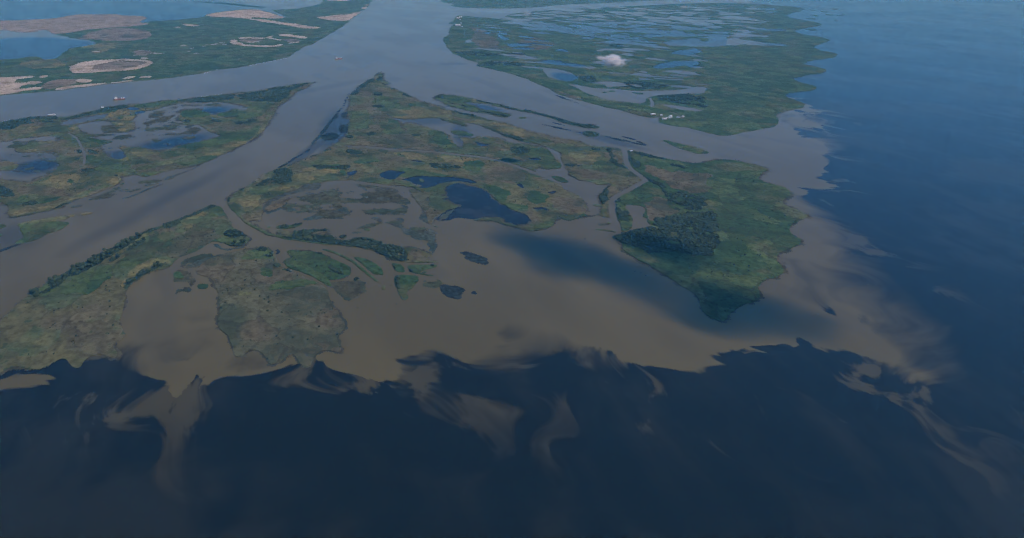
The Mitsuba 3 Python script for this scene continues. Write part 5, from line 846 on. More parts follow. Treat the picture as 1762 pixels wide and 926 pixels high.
wedge:grass|-593,3362 -500,3429 -405,3518 -393,3406 -422,3297 -448,3194 -507,3135 -588,3214 -655,3235
wedge:grass|-727,2675 -521,2675 -571,2616 -625,2588 -698,2558
wedge:grass|-661,2471 -630,2522 -561,2568 -516,2538 -555,2497 -609,2431 -667,2435
wedge:grass|-967,2425 -931,2474 -863,2439 -801,2425 -839,2366 -888,2349 -947,2389
wedge:grass|-780,2355 -710,2368 -698,2323 -735,2299
wedge:grass|-769,2584 -720,2647 -695,2544 -728,2506
wedge:grass|-1107,2070 -1088,2107 -1068,2079 -1003,2043 -984,2098 -943,2135 -943,2118 -970,2057 -995,2024 -1036,2030 -1087,2043
wedge:grass|-1053,2551 -993,2538 -949,2525 -965,2462 -1002,2437
islets:grass|-817,2266 -791,2261 -790,2225 -810,2223
wedge:grass|-1009,2266 -992,2277 -968,2235 -989,2225
wedge:grass|-1426,3135 -1386,3155 -1344,3194 -1332,3164 -1374,3126 -1392,3078
wedge:grass|-1246,2812 -1189,2820 -1137,2820 -1087,2801 -999,2770 -1043,2725 -1108,2743 -1162,2773 -1182,2758
wedge:grass|-1130,3194 -1106,3224 -1091,3164 -1109,3145
wedge:grass|-1516,3155 -1433,3174 -1418,3116 -1476,3097
wedge:grass|-1187,2860 -1034,2877 -1104,2849 -1160,2836
wedge:grass|-1316,3276 -1278,3336 -1206,3395 -1167,3384 -1199,3297 -1272,3251
wedge:grass|-1160,3429 -1071,3499 -981,3559 -948,3559 -933,3499 -1003,3441 -1067,3395
left_bank:grass|-766,1439 -745,1491 -737,1516 -725,1511 -717,1470 -717,1436 -735,1422
left_bank:grass|-588,1644 -571,1706 -554,1793 -511,1809 -495,1781 -489,1720 -525,1688 -533,1621 -554,1604 -575,1621
left_bank:grass|-704,1491 -693,1532 -651,1581 -618,1598 -601,1511 -607,1461 -634,1441 -671,1439 -700,1451
left_bank:grass|-616,1593 -595,1651 -575,1621 -553,1598 -571,1576 -597,1576
islets:grass|-957,1795 -938,1883 -849,1884 -838,1869 -845,1830 -874,1802 -893,1781 -928,1795
left_bank:grass|-440,2009 -428,2012 -406,1996 -396,1967 -393,1926 -405,1922 -419,1934
cane_island:grass|-248,1701 -222,1696 -205,1657 -202,1632 -241,1630 -291,1627 -286,1663
cane_island:grass|-198,1466 -196,1491 -170,1516 -115,1517 -90,1511 -74,1491 -113,1484 -172,1466
cane_island:grass|-232,1576 -209,1581 -195,1565 -196,1532 -222,1537
green_island:grass|-164,1621 -124,1663 -70,1645 -6,1587 0,1565 -6,1537 -41,1532 -91,1532 -131,1570 -162,1598
left_bank:grass|-389,1747 -343,1774 -289,1760 -287,1743 -312,1727 -333,1720 -360,1747
islets:grass|16,1642 63,1616 87,1565 84,1548 52,1581 24,1624
islets:grass|135,1532 176,1535 155,1470 135,1466
islets:grass|152,1581 197,1593 190,1570 163,1559
main_island:grass|133,3660 232,3667 294,3471 215,3384 178,3255 165,3406 121,3471
main_island:grass|10,3318 102,3362 116,3174 101,3005 36,2949 5,3023 15,3174
main_island:grass|185,3194 236,3097 243,2935 246,2868 186,2882 164,2970
main_island:grass|372,2966 424,2915 442,2820 447,2681 409,2647 355,2675 360,2820
main_island:grass|279,3406 349,3499 366,3452 306,3362 255,3362
long_bar:grass|554,3672 635,3660 666,3523 590,3547
main_island:grass|550,2820 606,2820 637,2758 604,2725 562,2743
main_island:grass|727,2675 835,2664 811,2538 815,2449 789,2398 748,2413 724,2538 713,2619
main_island:grass|614,2153 652,2169 665,2107 644,2043 602,2030 592,2079
main_island:grass|966,2486 1018,2512 1030,2413 990,2387 940,2413
east_marsh:grass|993,2145 1026,2135 1013,2098 976,2088
east_marsh:grass|907,2079 936,2070 951,2043 921,2035 886,2043
main_island:grass|688,1910 746,1954 739,1934 697,1899
east_marsh:grass|821,1890 851,1937 863,1898 846,1845 810,1816 806,1838
main_island:grass|520,1845 549,1845 596,1875 625,1890 616,1860 584,1830 543,1820
main_island:grass|430,2474 504,2499 526,2413 475,2343 426,2378
main_island:grass|517,2043 563,2017 589,2043 563,1967 552,1975 522,1983 509,2022
main_island:grass|433,2230 459,2235 519,2204 540,2116 514,2043 490,2070 476,2164
main_island:grass|178,2378 224,2395 295,2366 362,2321 433,2310 411,2286 360,2301 253,2317 201,2299 188,2315
main_island:grass|216,2219 237,2189 259,2169 313,2219 336,2235 317,2164 270,2145 237,2155 207,2199
main_island:grass|-119,2449 -54,2449 -8,2407 -45,2383 -98,2395
main_island:grass|-351,2184 -319,2155 -273,2164 -283,2135 -328,2116
main_island:grass|-27,2378 -8,2366 -10,2310 -22,2315
main_island:grass|39,2506 94,2531 116,2499 69,2455 23,2462
main_island:grass|180,2591 223,2571 232,2538 204,2538
west_bank:grass|-1005,4972 -813,5163 -583,5163 -410,5534 -454,5080 -620,4838 -741,4685 -863,4588 -918,4628
west_bank:grass|-2237,5163 -2294,5478 -2238,5478 -2094,5139 -2144,5009
west_bank:grass|-1289,4927 -1163,5019 -973,4882 -911,4588 -973,4398 -1162,4417
west_bank:grass|-1959,4306 -1771,4526 -1489,4488 -1185,4450 -1165,4271 -1349,4203 -1530,4042 -1577,4105 -1783,4220
west_bank:grass|-1855,3980 -1760,3996 -1746,3921 -1791,3849
west_bank:grass|-381,5591 -248,6451 -102,6853 -121,6769 -237,6160 -308,5769
loutre_marsh:grass|1191,4137 1250,4170 1251,4105 1189,4083
loutre_marsh:grass|1335,3499 1444,3452 1561,3362 1526,3235 1458,3214 1404,3351
loutre_marsh:grass|826,5163 959,4972 1255,4972 1141,4794 955,4794
loutre_marsh:grass|1399,4794 1578,5163 2074,5478 2194,5369 1965,4972 1612,4794
loutre_marsh:grass|1268,8050 1526,8050 1678,7661 1407,7405 1185,7505
loutre_marsh:grass|897,6092 1118,6940 1200,6940 1040,6092 955,5478 865,5316 826,5591
loutre_marsh:grass|1406,6853 1512,6606 1439,5958 1384,6024 1402,6451
wedge:tan|-353,3523 -370,3429 -374,3318 -378,3174 -381,3078 -387,2935 -406,2836 -434,2758 -464,2684 -530,2678 -474,2743 -436,2836 -424,2970 -417,3135 -417,3297 -388,3406
wedge:tan|-686,2512 -622,2575 -554,2635 -496,2675 -463,2675 -522,2548 -576,2544 -613,2531 -674,2462
wedge:tan|-839,2366 -764,2425 -695,2544 -677,2474 -734,2401 -784,2366
wedge:tan|-940,2070 -893,2164 -853,2266 -829,2301 -814,2251 -842,2164 -889,2116 -918,2057
wedge:tan|-1061,1950 -1014,1983 -945,2043 -919,2043 -948,1975 -978,1958 -1009,1938 -1034,1920
wedge:tan|-898,2525 -882,2538 -847,2512 -870,2474
wedge:tan|-904,2605 -901,2661 -835,2647 -791,2605 -827,2564 -881,2558
left_bank:tan|-560,1461 -563,1485 -558,1532 -547,1578 -529,1624 -506,1638 -483,1630 -479,1604 -498,1607 -516,1598 -532,1565 -540,1532 -547,1491 -547,1461
left_bank:tan|-520,1845 -497,1875 -468,1864 -468,1823 -493,1805 -511,1809
left_bank:tan|-521,1899 -458,1975 -437,1992 -432,1950 -473,1899
cane_island:tan|-268,1448 -255,1454 -236,1450 -238,1438 -266,1438
left_bank:tan|-643,1633 -631,1663 -619,1727 -603,1767 -578,1820 -571,1812 -597,1747 -619,1682
left_bank:tan|-699,1491 -698,1506 -671,1532 -651,1581 -648,1573 -664,1521 -681,1501
main_island:tan|-388,2116 -367,2155 -338,2194 -336,2174 -346,2107 -368,2079 -382,2043 -393,2070
main_island:tan|-207,2277 -176,2343 -132,2343 -129,2277 -168,2225 -199,2174 -231,2155 -272,2155 -263,2194 -220,2214
main_island:tan|-180,2395 -117,2413 -23,2366 -26,2321 -95,2332 -148,2299
main_island:tan|169,2605 257,2598 358,2567 506,2512 491,2468 384,2474 273,2512 220,2531
main_island:tan|199,3276 265,3362 331,3411 447,3429 506,3336 522,3174 466,3116 428,3194 290,3170 213,3184
main_island:tan|532,3116 573,3135 689,3116 810,3005 796,2953 767,2836 748,2868 678,2953 609,3069
main_island:tan|879,2591 960,2630 1039,2591 1029,2512 929,2425 863,2455 858,2512
main_island:tan|-375,2079 -328,2116 -282,2126 -287,2061 -306,2009 -283,1975 -313,1967 -357,2009
wedge:tan|-1125,2225 -1070,2310 -1042,2366 -933,2310 -938,2266 -981,2214 -993,2126 -1075,2116 -1131,2164
wedge:tan|-1497,2970 -1461,3041 -1385,3060 -1369,3023 -1424,2979 -1476,2944
wedge:tan|-1207,3276 -1188,3340 -1120,3318 -1057,3194 -1057,3116 -1114,3116 -1159,3164
wedge:tan|-1126,3097 -1060,3097 -1041,3023 -1092,3023
wedge:tan|-1056,2970 -1013,2979 -989,2902 -1025,2902
wedge:tan|-1177,2953 -1138,2970 -1109,2902 -1154,2902
wedge:tan|-1312,3041 -1282,3060 -1207,2935 -1249,2953 -1283,2970
wedge:tan|-1078,3395 -1014,3406 -986,3362 -1040,3336
wedge:tan|-874,3452 -816,3475 -764,3452 -801,3384 -863,3384
loutre_marsh:tan|1100,4170 1157,4011 1222,3752 1286,3672 1290,3584 1249,3660 1194,3849 1088,4121
long_bar:tan|645,3621 704,3584 731,3499 688,3499
west_bank:tan|-2384,4794 -2306,4972 -2128,4972 -1991,4669 -2118,4549 -2310,4669
west_bank:tan|-2304,5562 -2105,5894 -1984,5894 -1905,5264 -2008,5163 -2084,5369 -2100,5591
loutre_marsh:brown|1308,7212 1357,6606 1332,5831 1187,5423 1098,5591 1130,6092 1260,6606 1187,6687
main_island:brown|82,3892 179,3974 277,3672 237,3647 192,3752 138,3812 104,3621 72,3660
main_island:brown|116,3318 170,3406 172,3235 150,3078 120,3023 116,3174
main_island:brown|193,3452 220,3452 215,3384 195,3384
main_island:brown|823,2378 931,2389 950,2321 895,2266 856,2277 831,2310
east_marsh:brown|1128,2449 1203,2366 1289,2343 1337,2345 1221,2148 1175,2116 1144,2164 1116,2214 1129,2299 1105,2378
east_marsh:brown|1013,2098 1055,2088 1043,1992 1000,1926 925,1895 927,1934 959,2009
cane_island:brown|-315,1610 -238,1621 -230,1565 -201,1491 -242,1466 -294,1491 -328,1511 -325,1554
left_bank:brown|-504,1781 -455,1816 -376,1802 -362,1753 -389,1747 -415,1701 -456,1654 -467,1633 -458,1598 -484,1633 -493,1670
islets:brown|-272,1992 -246,2043 -195,2126 -175,2126 -211,2009 -239,1975
islets:brown|193,2199 243,2145 270,2088 255,2043 251,1975 238,1975 226,2043 189,2145
main_island:brown|676,2098 745,2107 763,2043 750,1975 693,1926 659,1934 656,2009
main_island:brown|482,2378 563,2413 659,2401 646,2266 596,2235 532,2266
main_island:brown|35,2836 131,2852 240,2902 305,2836 334,2713 248,2684 127,2743
loutre_marsh:brown|1632,6302 1804,6092 1727,5591 1479,5369 1450,5708
loutre_marsh:brown|1190,3835 1260,3660 1288,3547 1253,3571 1210,3712
wedge:brown|-1169,2214 -1111,2194 -1013,2174 -946,2126 -987,2098 -1042,2116 -1109,2116
east_marsh:brown|910,1707 974,1714 960,1653 906,1663
levee_wood:brown|165,1701 212,1682 205,1621 179,1619 161,1657'''
PONDS = '''pond_dark|185,2272 223,2299 253,2315 289,2310 359,2299 411,2283 443,2266 459,2235 430,2230 405,2245 381,2251 344,2240 314,2225 293,2194 260,2174 240,2184 257,2209 223,2225 222,2251
pond_dark|109,2338 148,2378 174,2372 220,2349 189,2326 171,2277 142,2266 115,2299
pond_dark|-15,2355 0,2360 30,2383 22,2332 0,2310
pond_dark|238,2499 257,2506 296,2476 269,2474
pond_dark|674,2140 707,2159 709,2150 694,2126 679,2126
pond_dark|713,2525 743,2535 765,2499 715,2502
pond_dark|540,2766 564,2735 603,2720 568,2691 542,2705
pond_dark|590,2225 610,2235 612,2199 608,2182 603,2179 598,2189
pond_dark|582,2004 596,1998 621,2009 636,1992 634,1975 620,1992 595,1981
pond_dark|528,1950 546,1949 554,1934 558,1890 558,1890 535,1906
pond_dark|-1151,3384 -1147,3418 -1097,3406 -1070,3351 -1111,3336
pond_dark|-1097,3308 -1051,3340 -1030,3293 -1064,3266
pond_open|327,2164 347,2209 379,2240 405,2251 426,2225 450,2204 471,2169 483,2112 490,2066 507,2026 519,1983 550,1967 547,1954 560,1930 559,1889 549,1867 528,1854 518,1852 495,1869 469,1886 474,1906 426,1909 382,1901 337,1926 303,1899 272,1893 265,1914 301,1975 342,1998 355,2019 329,2036 320,2070 302,2079 331,2098 300,2112 336,2135'''
CREEKS = '''k:11|1151,2704 1121,2591 1086,2499 1065,2425 1063,2343 1065,2279 1063,2261 1042,2245 962,2164 905,2114 872,2070 847,2009 821,1934 810,1890 815,1890 796,1830
k:20|-408,2043 -377,1975 -339,1895 -292,1816 -244,1760 -185,1730 -72,1706 0,1682 40,1645 78,1604 96,1554 105,1491
k:7|-208,1688 -188,1621 -171,1584 -130,1548 -77,1511 -44,1451
k:16|843,2661 836,2564 821,2449 805,2355
k:9|952,2000 913,1975
k:14|110,1610 167,1607 235,1607
k:12|111,1548 177,1548 216,1532'''
DIKES = '''d:2.6|-903,3619 -834,3657 -762,3709
d:2.0|-762,3709 -726,3736
d:3.8|-957,4398 -931,4457
d:2.8|-915,4503 -897,4526
d:2.1|-822,4588 -773,4628
d:2.2|-715,4677 -617,4812 -555,4904 -448,5057
d:2.0|-1668,3103 -1646,3135 -1602,3164'''


def read(text):
    for line in text.strip().split('\n'):
        name, rest = line.split('|')
        q = np.array([float(v) for v in rest.replace(';', ' ').replace(',', ' ').split()]).reshape(-1, 2)
        yield name, q


def polys(g):
    return [p for x in getattr(g, 'geoms', [g]) for p in (polys(x) if hasattr(x, 'geoms') else [x]) if p.geom_type == 'Polygon' and not p.is_empty]


def clean(pts):
    g = Polygon(pts)
    return g if g.is_valid else unary_union(polys(make_valid(g)))


def round_corners(q, closed=True, times=2):
    for _ in range(times):
        nxt = np.roll(q, -1, 0) if closed else q[1:]
        cur = q if closed else q[:-1]
        new = np.stack([0.78 * cur + 0.22 * nxt, 0.22 * cur + 0.78 * nxt], 1).reshape(-1, 2)
        q = new if closed else np.vstack([q[:1], new, q[-1:]])
    return q


def divide(q, step, closed=True):
    pts = np.vstack([q, q[:1]]) if closed else q
    s = np.r_[0, np.cumsum(np.linalg.norm(np.diff(pts, axis=0), axis=1))]
    t = np.linspace(0, s[-1], max(6, int(s[-1] / step)) + 1)
    out = np.stack([np.interp(t, s, pts[:, 0]), np.interp(t, s, pts[:, 1])], 1)
    return out[:-1] if closed else out


def fray(q, amp, seed=0):
    """Moves outline points by noise of three wavelengths (a frayed natural shore)."""
    d = 0
    for wave, share in ((14.0, 1.0), (5.0, 0.55), (2.2, 0.3)):
        p = np.c_[q / (amp * wave), np.zeros(len(q))]
        d = d + share * np.stack([meshkit.noise(p, seed) - 0.5, meshkit.noise(p + 31.7, seed + 5) - 0.5], 1)
    return q + d * amp * 2.0


def far(q):
    return float(np.hypot(*np.asarray(q).mean(0)))


def outline(q, seed, rough=1.0):
    d = max(1500.0, min(far(q), 6000.0))
    q = divide(round_corners(q), 0.0024 * d)
    return clean(fray(q, 0.0021 * d * rough, seed))


def relief(x, y):
    p = np.stack([x, y, 0 * x], -1)
    return meshkit.fbm(p / 55.0, 3, 3) * 0.8 + meshkit.fbm(p / 14.0, 2, 8) * 0.75


def sheet(poly, detail, base, depth=1.5, keep=None, bumps=1.0):
    """A polygon as ground of uneven height over the water, with a bank down its edge; triangles that keep() refuses are left out."""
    V, F, count = [], [], 0
    for part in polys(poly):
        if part.area < 60:
            continue
        rings = [np.array(r.coords)[:-1] for r in (part.exterior, *part.interiors)]
        rim = []
        for r in rings:
            d = max(1400.0, far(r))
            rim.append(divide(r, detail * d) if len(r) > 2 else r)
        rim = np.vstack(rim)
        x0, y0, x1, y1 = part.bounds
        inner, y = [], y0
        rng = np.random.default_rng(int(abs(x0 + y0 * 7)) + 11)
        while y < y1:
            s = detail * max(1400.0, abs(y))
            xs = np.arange(x0, x1, s)
            inner.append(np.stack([xs + rng.uniform(-0.4, 0.4, len(xs)) * s, y + rng.uniform(-0.4, 0.4, len(xs)) * s], 1))
            y += s * 1.25
        inner = np.vstack(inner)
        inner = inner[shapely.contains_xy(part, inner[:, 0], inner[:, 1])]
        if len(inner):
            gap = cKDTree(rim).query(inner)[0]
            inner = inner[gap > 0.45 * detail * np.maximum(1400.0, inner[:, 1])]
        pts = np.vstack([rim, inner])
        if len(pts) < 4:
            continue
        tri = Delaunay(pts).simplices
        mid = pts[tri].mean(1)
        ok = shapely.contains_xy(part, mid[:, 0], mid[:, 1])
        if keep is not None:
            ok &= keep(mid)
        tri = tri[ok]
        if not len(tri):
            continue
        a, b, c = pts[tri[:, 0]], pts[tri[:, 1]], pts[tri[:, 2]]
        flip = (b[:, 0] - a[:, 0]) * (c[:, 1] - a[:, 1]) - (b[:, 1] - a[:, 1]) * (c[:, 0] - a[:, 0]) < 0
        tri[flip] = tri[flip][:, [0, 2, 1]]
        z = base + bumps * relief(pts[:, 0], pts[:, 1])
        # the bank: a wall below every open edge
        e = np.vstack([tri[:, [0, 1]], tri[:, [1, 2]], tri[:, [2, 0]]])
        key = np.sort(e, 1)
        _, idx, cnt = np.unique(key[:, 0].astype(np.int64) * len(pts) + key[:, 1], return_index=True, return_counts=True)
        rimedge = e[idx[cnt == 1]]
        n = len(pts)
        low = np.unique(rimedge)
        remap = np.full(n, -1)
        remap[low] = n + np.arange(len(low))
        wall = np.vstack([np.c_[rimedge[:, 1], rimedge[:, 0], remap[rimedge[:, 0]]], np.c_[rimedge[:, 1], remap[rimedge[:, 0]], remap[rimedge[:, 1]]]])
        v = np.vstack([np.c_[pts, z], np.c_[pts[low], np.maximum(z[low] - base - depth, -0.8) if depth > 0 else z[low] - 0.5 * base]])
        V.append(v)
        F.append(np.vstack([tri, wall]) + count)
        count += len(v)
    return (np.vstack(V), np.vstack(F)) if V else None


# ------------------------------------------------------------------ the open bay beyond the mouths of the passes
front = [(-12000, 1640)] + [(x, 1640) for x in (-4000, 900)] + [(0.556 * y + 40, y) for y in (2000, 3000, 6000)] + [(0.556 * 12000 + 300, 12000), (25000, 44000)]
bay = clean(np.array(front + [(SEA, 44000), (SEA, -SEA), (-SEA, -SEA), (-SEA, 1640)], float))
bv, bf = zip(*[trimesh.creation.triangulate_polygon(p, engine='earcut') for p in polys(bay) if p.area > 250])
at = np.cumsum([0] + [len(v) for v in bv])
bm = np.vstack(bv)
scene['bay_water'] = mikit.ply((np.c_[bm, np.full(len(bm), 0.012)], np.vstack([f + k for f, k in zip(bf, at)])), 'bay_water_surface')
labels['bay_water'] = {'kind': 'structure', 'label': 'dark clear open bay water beyond the muddy river water'}

# ------------------------------------------------------------------ land
COUNT = {}


def numbered(name):
    k = COUNT.get(name, 0)
    COUNT[name] = k + 1
    return name if k == 0 else f'{name}_{k:03d}'


def add(name, mesh, bsdf, label=None, category=None, kind=None, group=None, smooth=False):
    if mesh is None:
        return None
    key = numbered(name)
    scene[key] = mikit.ply(mesh, bsdf, smooth)
    tag = {k: v for k, v in (('label', label), ('category', category), ('kind', kind), ('group', group)) if v}
    if tag:
        labels[key] = tag
    return key


WITH_WATER = {'west_bank', 'wedge', 'main_island', 'loutre_marsh', 'east_marsh'}
holes = unary_union([LineString(divide(round_corners(next(read(CREEKS))[1], False), 10, False)).buffer(11)] + [outline(q, 40 + i, 0.9) for i, (n, q) in enumerate(read(HOLES))]
                    + [LineString(divide(round_corners(q, False), 10, False)).buffer(float(n.split(':')[1]) / 2) for n, q in read(CANALS)])
open_water = unary_union([LineString(divide(round_corners(q, False), 10, False)).buffer(float(n.split(':')[1])) for n, q in [*read(CANALS), *read(CREEKS)]])
ponds = unary_union([outline(q, 40 + i, 0.9) for i, (n, q) in enumerate(read(HOLES)) if n in ('pond_dark', 'inlet')]).buffer(4)
LAND_LABEL = {
 'west_bank': 'wide green marsh of the far left bank between the lake and the river', 'lake_flat': 'long tan mud flat lying in the blue lake at the upper left',
 'far_bar': 'thin dark bar in the far lake', 'far_sand': 'pale sand spit at the top edge by the river', 'wedge': 'wedge of marsh with lagoons between the left pass and the middle pass',
 'left_bank': 'marshy near left bank of the middle pass with a willow fringe', 'cane_island': 'brown green cane island at the bottom centre', 'green_island': 'green island right of the narrow bottom channel',
 'levee_bar': 'thin levee bar curving along the bottom channel', 'levee_wood': 'wooded levee on the south side of the brown bay', 'main_island': 'large central marsh island at the head of the passes with a dark pond',
 'east_marsh': 'marsh on the right edge beyond the winding creek', 'loutre_marsh': 'far marsh on the right bank of the wide right pass', 'long_bar': 'hairpin shaped long green bar in the right pass', 'far_marsh': 'hazy far marsh at the top edge right of the river',
 'grass_islet': 'small grassy islet in the shallows', 'reed_bar': 'thin reed bar along the left shore of the middle pass', 'sand_islet': 'small tan islet with pale sand', 'cane_islet': 'tan cane islet in the left lagoon',
 'sparse_flat': 'sparse reed clumps standing in shallow brown water', 'flooded_flat': 'half flooded mud flat with patchy brown green reeds', 'weed_bed': 'dark bed of water weed under shallow water', 'marsh_islet': 'long low islet of the hazy far marsh' }
WHERE = {
 'west_bank': 'on the far left bank beyond the left pass', 'lake_flat': 'on the flat in the upper left lake', 'wedge': 'on the wedge between the left pass and the middle pass', 'left_bank': 'on the near left bank of the middle pass',
 'cane_island': 'on the cane island at the bottom centre', 'green_island': 'on the green island right of the bottom channel', 'levee_wood': 'on the levee south of the brown bay', 'main_island': 'on the large central island',
 'east_marsh': 'on the marsh right of the winding creek', 'loutre_marsh': 'on the far bank of the right pass', 'long_bar': 'on the hairpin bar in the right pass', 'islets': 'on the small islets between the larger islands' }
LAND_LOOK = {'west_bank': 'grass_cover', 'loutre_marsh': 'grass_cover', 'far_marsh': 'grass_cover', 'marsh_islet': 'grass_cover', 'flooded_flat': 'flooded_cover', 'cane_island': 'dead_cane_cover', 'east_marsh': 'grass_cover', 'lake_flat': 'pale_sand', 'far_sand': 'pale_sand', 'far_bar': 'willow_cover', 'sand_islet': 'cane_cover', 'sparse_flat': 'reed_cover', 'weed_bed': 'weed_cover', 'levee_bar': 'grass_cover', 'green_island': 'grass_cover', 'levee_wood': 'marsh_cover', 'grass_islet': 'grass_cover', 'reed_bar': 'reed_cover', 'long_bar': 'grass_cover'}
ground = {}
for i, (name, q) in enumerate(read(LAND)):
    g = outline(q, i, 1.0)
    if name in WITH_WATER:
        g = g.difference(holes)
    if name in ('sparse_flat', 'weed_bed', 'flooded_flat'):
        d0 = max(1500.0, far(q))
        tree = cKDTree(divide(np.array(polys(g)[0].exterior.coords), 4.0))

        def keep(m, tree=tree, d0=d0, part=g):
            p = np.c_[m, 0 * m[:, 0]]
            s = tree.query(m)[0] / (0.012 * d0)
            k = (0.52, 0.44)[name == 'weed_bed']
            if name == 'flooded_flat':
                return 0.5 * np.minimum(s, 0.6) + meshkit.fbm(np.c_[m[:, 0] / 70, m[:, 1] / 48, 0 * s], 5, 14) > 0.80
            return np.minimum(s, 0.55) + 0.7 * meshkit.fbm(p / (0.011 * d0), 3, 4) > k
        mesh = sheet(g, 0.0024, 0.15, 0.3, keep, 0.35 if name == 'sparse_flat' else 0.1)
    else:
        per = sum(p.length for p in polys(g))
        lim = 0.30 * g.area / per
        rims = cKDTree(np.vstack([divide(np.array(r.coords)[:-1], 5.0) for part in polys(g) for r in (part.exterior, *part.interiors) if len(r.coords) > 3]))

        def keep(m, rims=rims, lim=lim):
            R = np.minimum(0.0036 * np.hypot(m[:, 0], m[:, 1]), lim)
            s = rims.query(m)[0] / R
            n = 0.6 * meshkit.fbm(np.c_[m / 46.0, 0 * m[:, 0]], 3, 4) + 0.4 * meshkit.fbm(np.c_[m / 13.0, 0 * m[:, 0]], 2, 6)
            return np.minimum(s, 0.8) + 2.0 * (n - 0.5) > 0.10
        mesh = sheet(g, 0.0028, 0.45, 1.2, keep)
    if name in ('wedge', 'left_bank', 'cane_island', 'main_island', 'east_marsh', 'levee_wood', 'green_island', 'long_bar', 'west_bank', 'loutre_marsh'):
        wet = g.buffer(15 if far(q) < 3000 else 26).difference(g.buffer(-6)).difference(open_water).difference(ponds) if name not in ('west_bank', 'loutre_marsh') else None
        if wet is not None:
            def keep_wet(m, rims=rims):
                R = 0.0075 * np.hypot(m[:, 0], m[:, 1])
                n = 0.6 * meshkit.fbm(np.c_[m / 60.0, 0 * m[:, 0] + 5], 3, 44) + 0.4 * meshkit.fbm(np.c_[m / 15.0, 0 * m[:, 0]], 2, 46)
                return rims.query(m)[0] / R < 0.10 + 3.0 * (n - 0.44)
            add('tidal_flat', sheet(wet, 0.0026, 0.03, 0.2, keep_wet, 0.07), 'wet_mud', f'wet muddy fringe {WHERE[name]}', None, 'structure')
    look = LAND_LOOK.get(name, 'marsh_cover')
    lab = LAND_LABEL.get(name)
    many = name in ('sparse_flat', 'flooded_flat', 'weed_bed', 'grass_islet', 'reed_bar', 'sand_islet', 'marsh_islet')
    add(name, mesh, look, lab, None, 'structure', None)
    ground[name if name not in ground and not many else f'{name}{i}'] = g

# ------------------------------------------------------------------ plant cover and bare ground lying on the land
LOOK = {'tan': 'cane_cover', 'brown': 'dead_cane_cover', 'mud': 'mud', 'grass': 'grass_cover', 'sand_dull': 'pale_sand', 'sand': 'sand', 'willow': 'willow_cover'}
PLAIN = {'tan': 'cane_stand', 'brown': 'dead_cane_stand', 'mud': 'mud_patch', 'grass': 'marsh_grass', 'sand_dull': 'pale_shore', 'sand': 'sand_fill', 'willow': 'willow_thicket'}
ORDER = ['tan', 'brown', 'grass', 'sand_dull', 'sand', 'mud', 'willow']
WORDS = {'tan': 'tan roseau cane', 'brown': 'brown dead cane', 'mud': 'brown dried mud', 'grass': 'bright green marsh grass', 'sand_dull': 'pale sandy shore', 'sand': 'pinkish pumped sand', 'willow': 'dark willow thicket'}
stands = {}
for key, q in read(PATCHES):
    stands.setdefault(key, []).append(q)
woods = {}
everything = unary_union(list(ground.values()))
for key in sorted(stands, key=lambda k: ORDER.index(k.split(':')[1])):
    region, kind = key.split(':')
    land_here = ground[region] if region in ground else everything
    meshes, k = [], ORDER.index(kind)
    shapes = [outline(q, 300 + j, 1.0) for j, q in enumerate(stands[key])]
    whole = unary_union(shapes)
    for part in polys(whole):
        c = part.exterior.coords
        d0 = max(1500.0, min(far(np.array(c)), 6500.0))
        R = d0 * (0.0045 if kind in ('sand', 'sand_dull', 'mud') else 0.0095)
        R = min(R, 0.42 * math.sqrt(part.area))
        rim = np.vstack([divide(np.array(r.coords)[:-1], 0.002 * d0) for r in (part.exterior, *part.interiors) if len(r.coords) > 3])
        tree = cKDTree(rim)

        def keep(m, part=part, tree=tree, R=R, d0=d0, k=k):
            s = tree.query(m)[0] * np.where(shapely.contains_xy(part, m[:, 0], m[:, 1]), 1, -1)
            p = np.c_[m, np.full(len(m), 3.0 * k)]
            return np.clip(s / R, -1, 0.30 if k == 6 else 0.8) + 2.6 * (meshkit.fbm(p / (0.016 * d0), 4, 17 + k) - 0.5) > 0
        region_poly = part.buffer(0.6 * R).intersection(land_here)
        mesh = sheet(region_poly, 0.0024, 0.82 + 0.16 * k, -0.2, keep, 1.0 if kind != 'willow' else 1.6)
        if mesh is not None:
            meshes.append(mesh)
        if kind == 'willow':
            woods.setdefault(region, []).append((part.intersection(land_here), keep, 0.82 + 0.16 * k))
    if meshes:
        at, V, F = 0, [], []
        for v, f in meshes:
            V.append(v)
            F.append(f + at)
            at += len(v)
        add(PLAIN[kind], (np.vstack(V), np.vstack(F)), LOOK[kind], f'{WORDS[kind]} {WHERE.get(region, WHERE["islets"])}', None, 'structure' if kind in ('sand', 'sand_dull', 'mud') else 'stuff')

# ------------------------------------------------------------------ willows: crowns standing in the thickets
rng = np.random.default_rng(5)


def crown(seed, level=1):
    s = trimesh.creation.icosphere(subdivisions=level)
    v = np.array(s.vertices)
    n = meshkit.fbm(v * 1.9 + seed * 13.1, 3, seed)
    v = v * (0.55 + 0.9 * n)[:, None]
    v[:, 2] = v[:, 2] * 0.75 + 0.1
    return v, np.array(s.faces)


CROWNS = [crown(s) for s in range(1, 9)] 
LOW = [crown(s, 0) for s in range(1, 9)]


def scatter(poly, keep, gap):
    x0, y0, x1, y1 = poly.bounds
    n = int((x1 - x0) * (y1 - y0) / gap ** 2)
    if n <= 0:
        return np.zeros((0, 2))
    p = np.c_[rng.uniform(x0, x1, n), rng.uniform(y0, y1, n)]
    p = p[shapely.contains_xy(poly, p[:, 0], p[:, 1])]
    return p[keep(p)] if len(p) and keep is not None else p


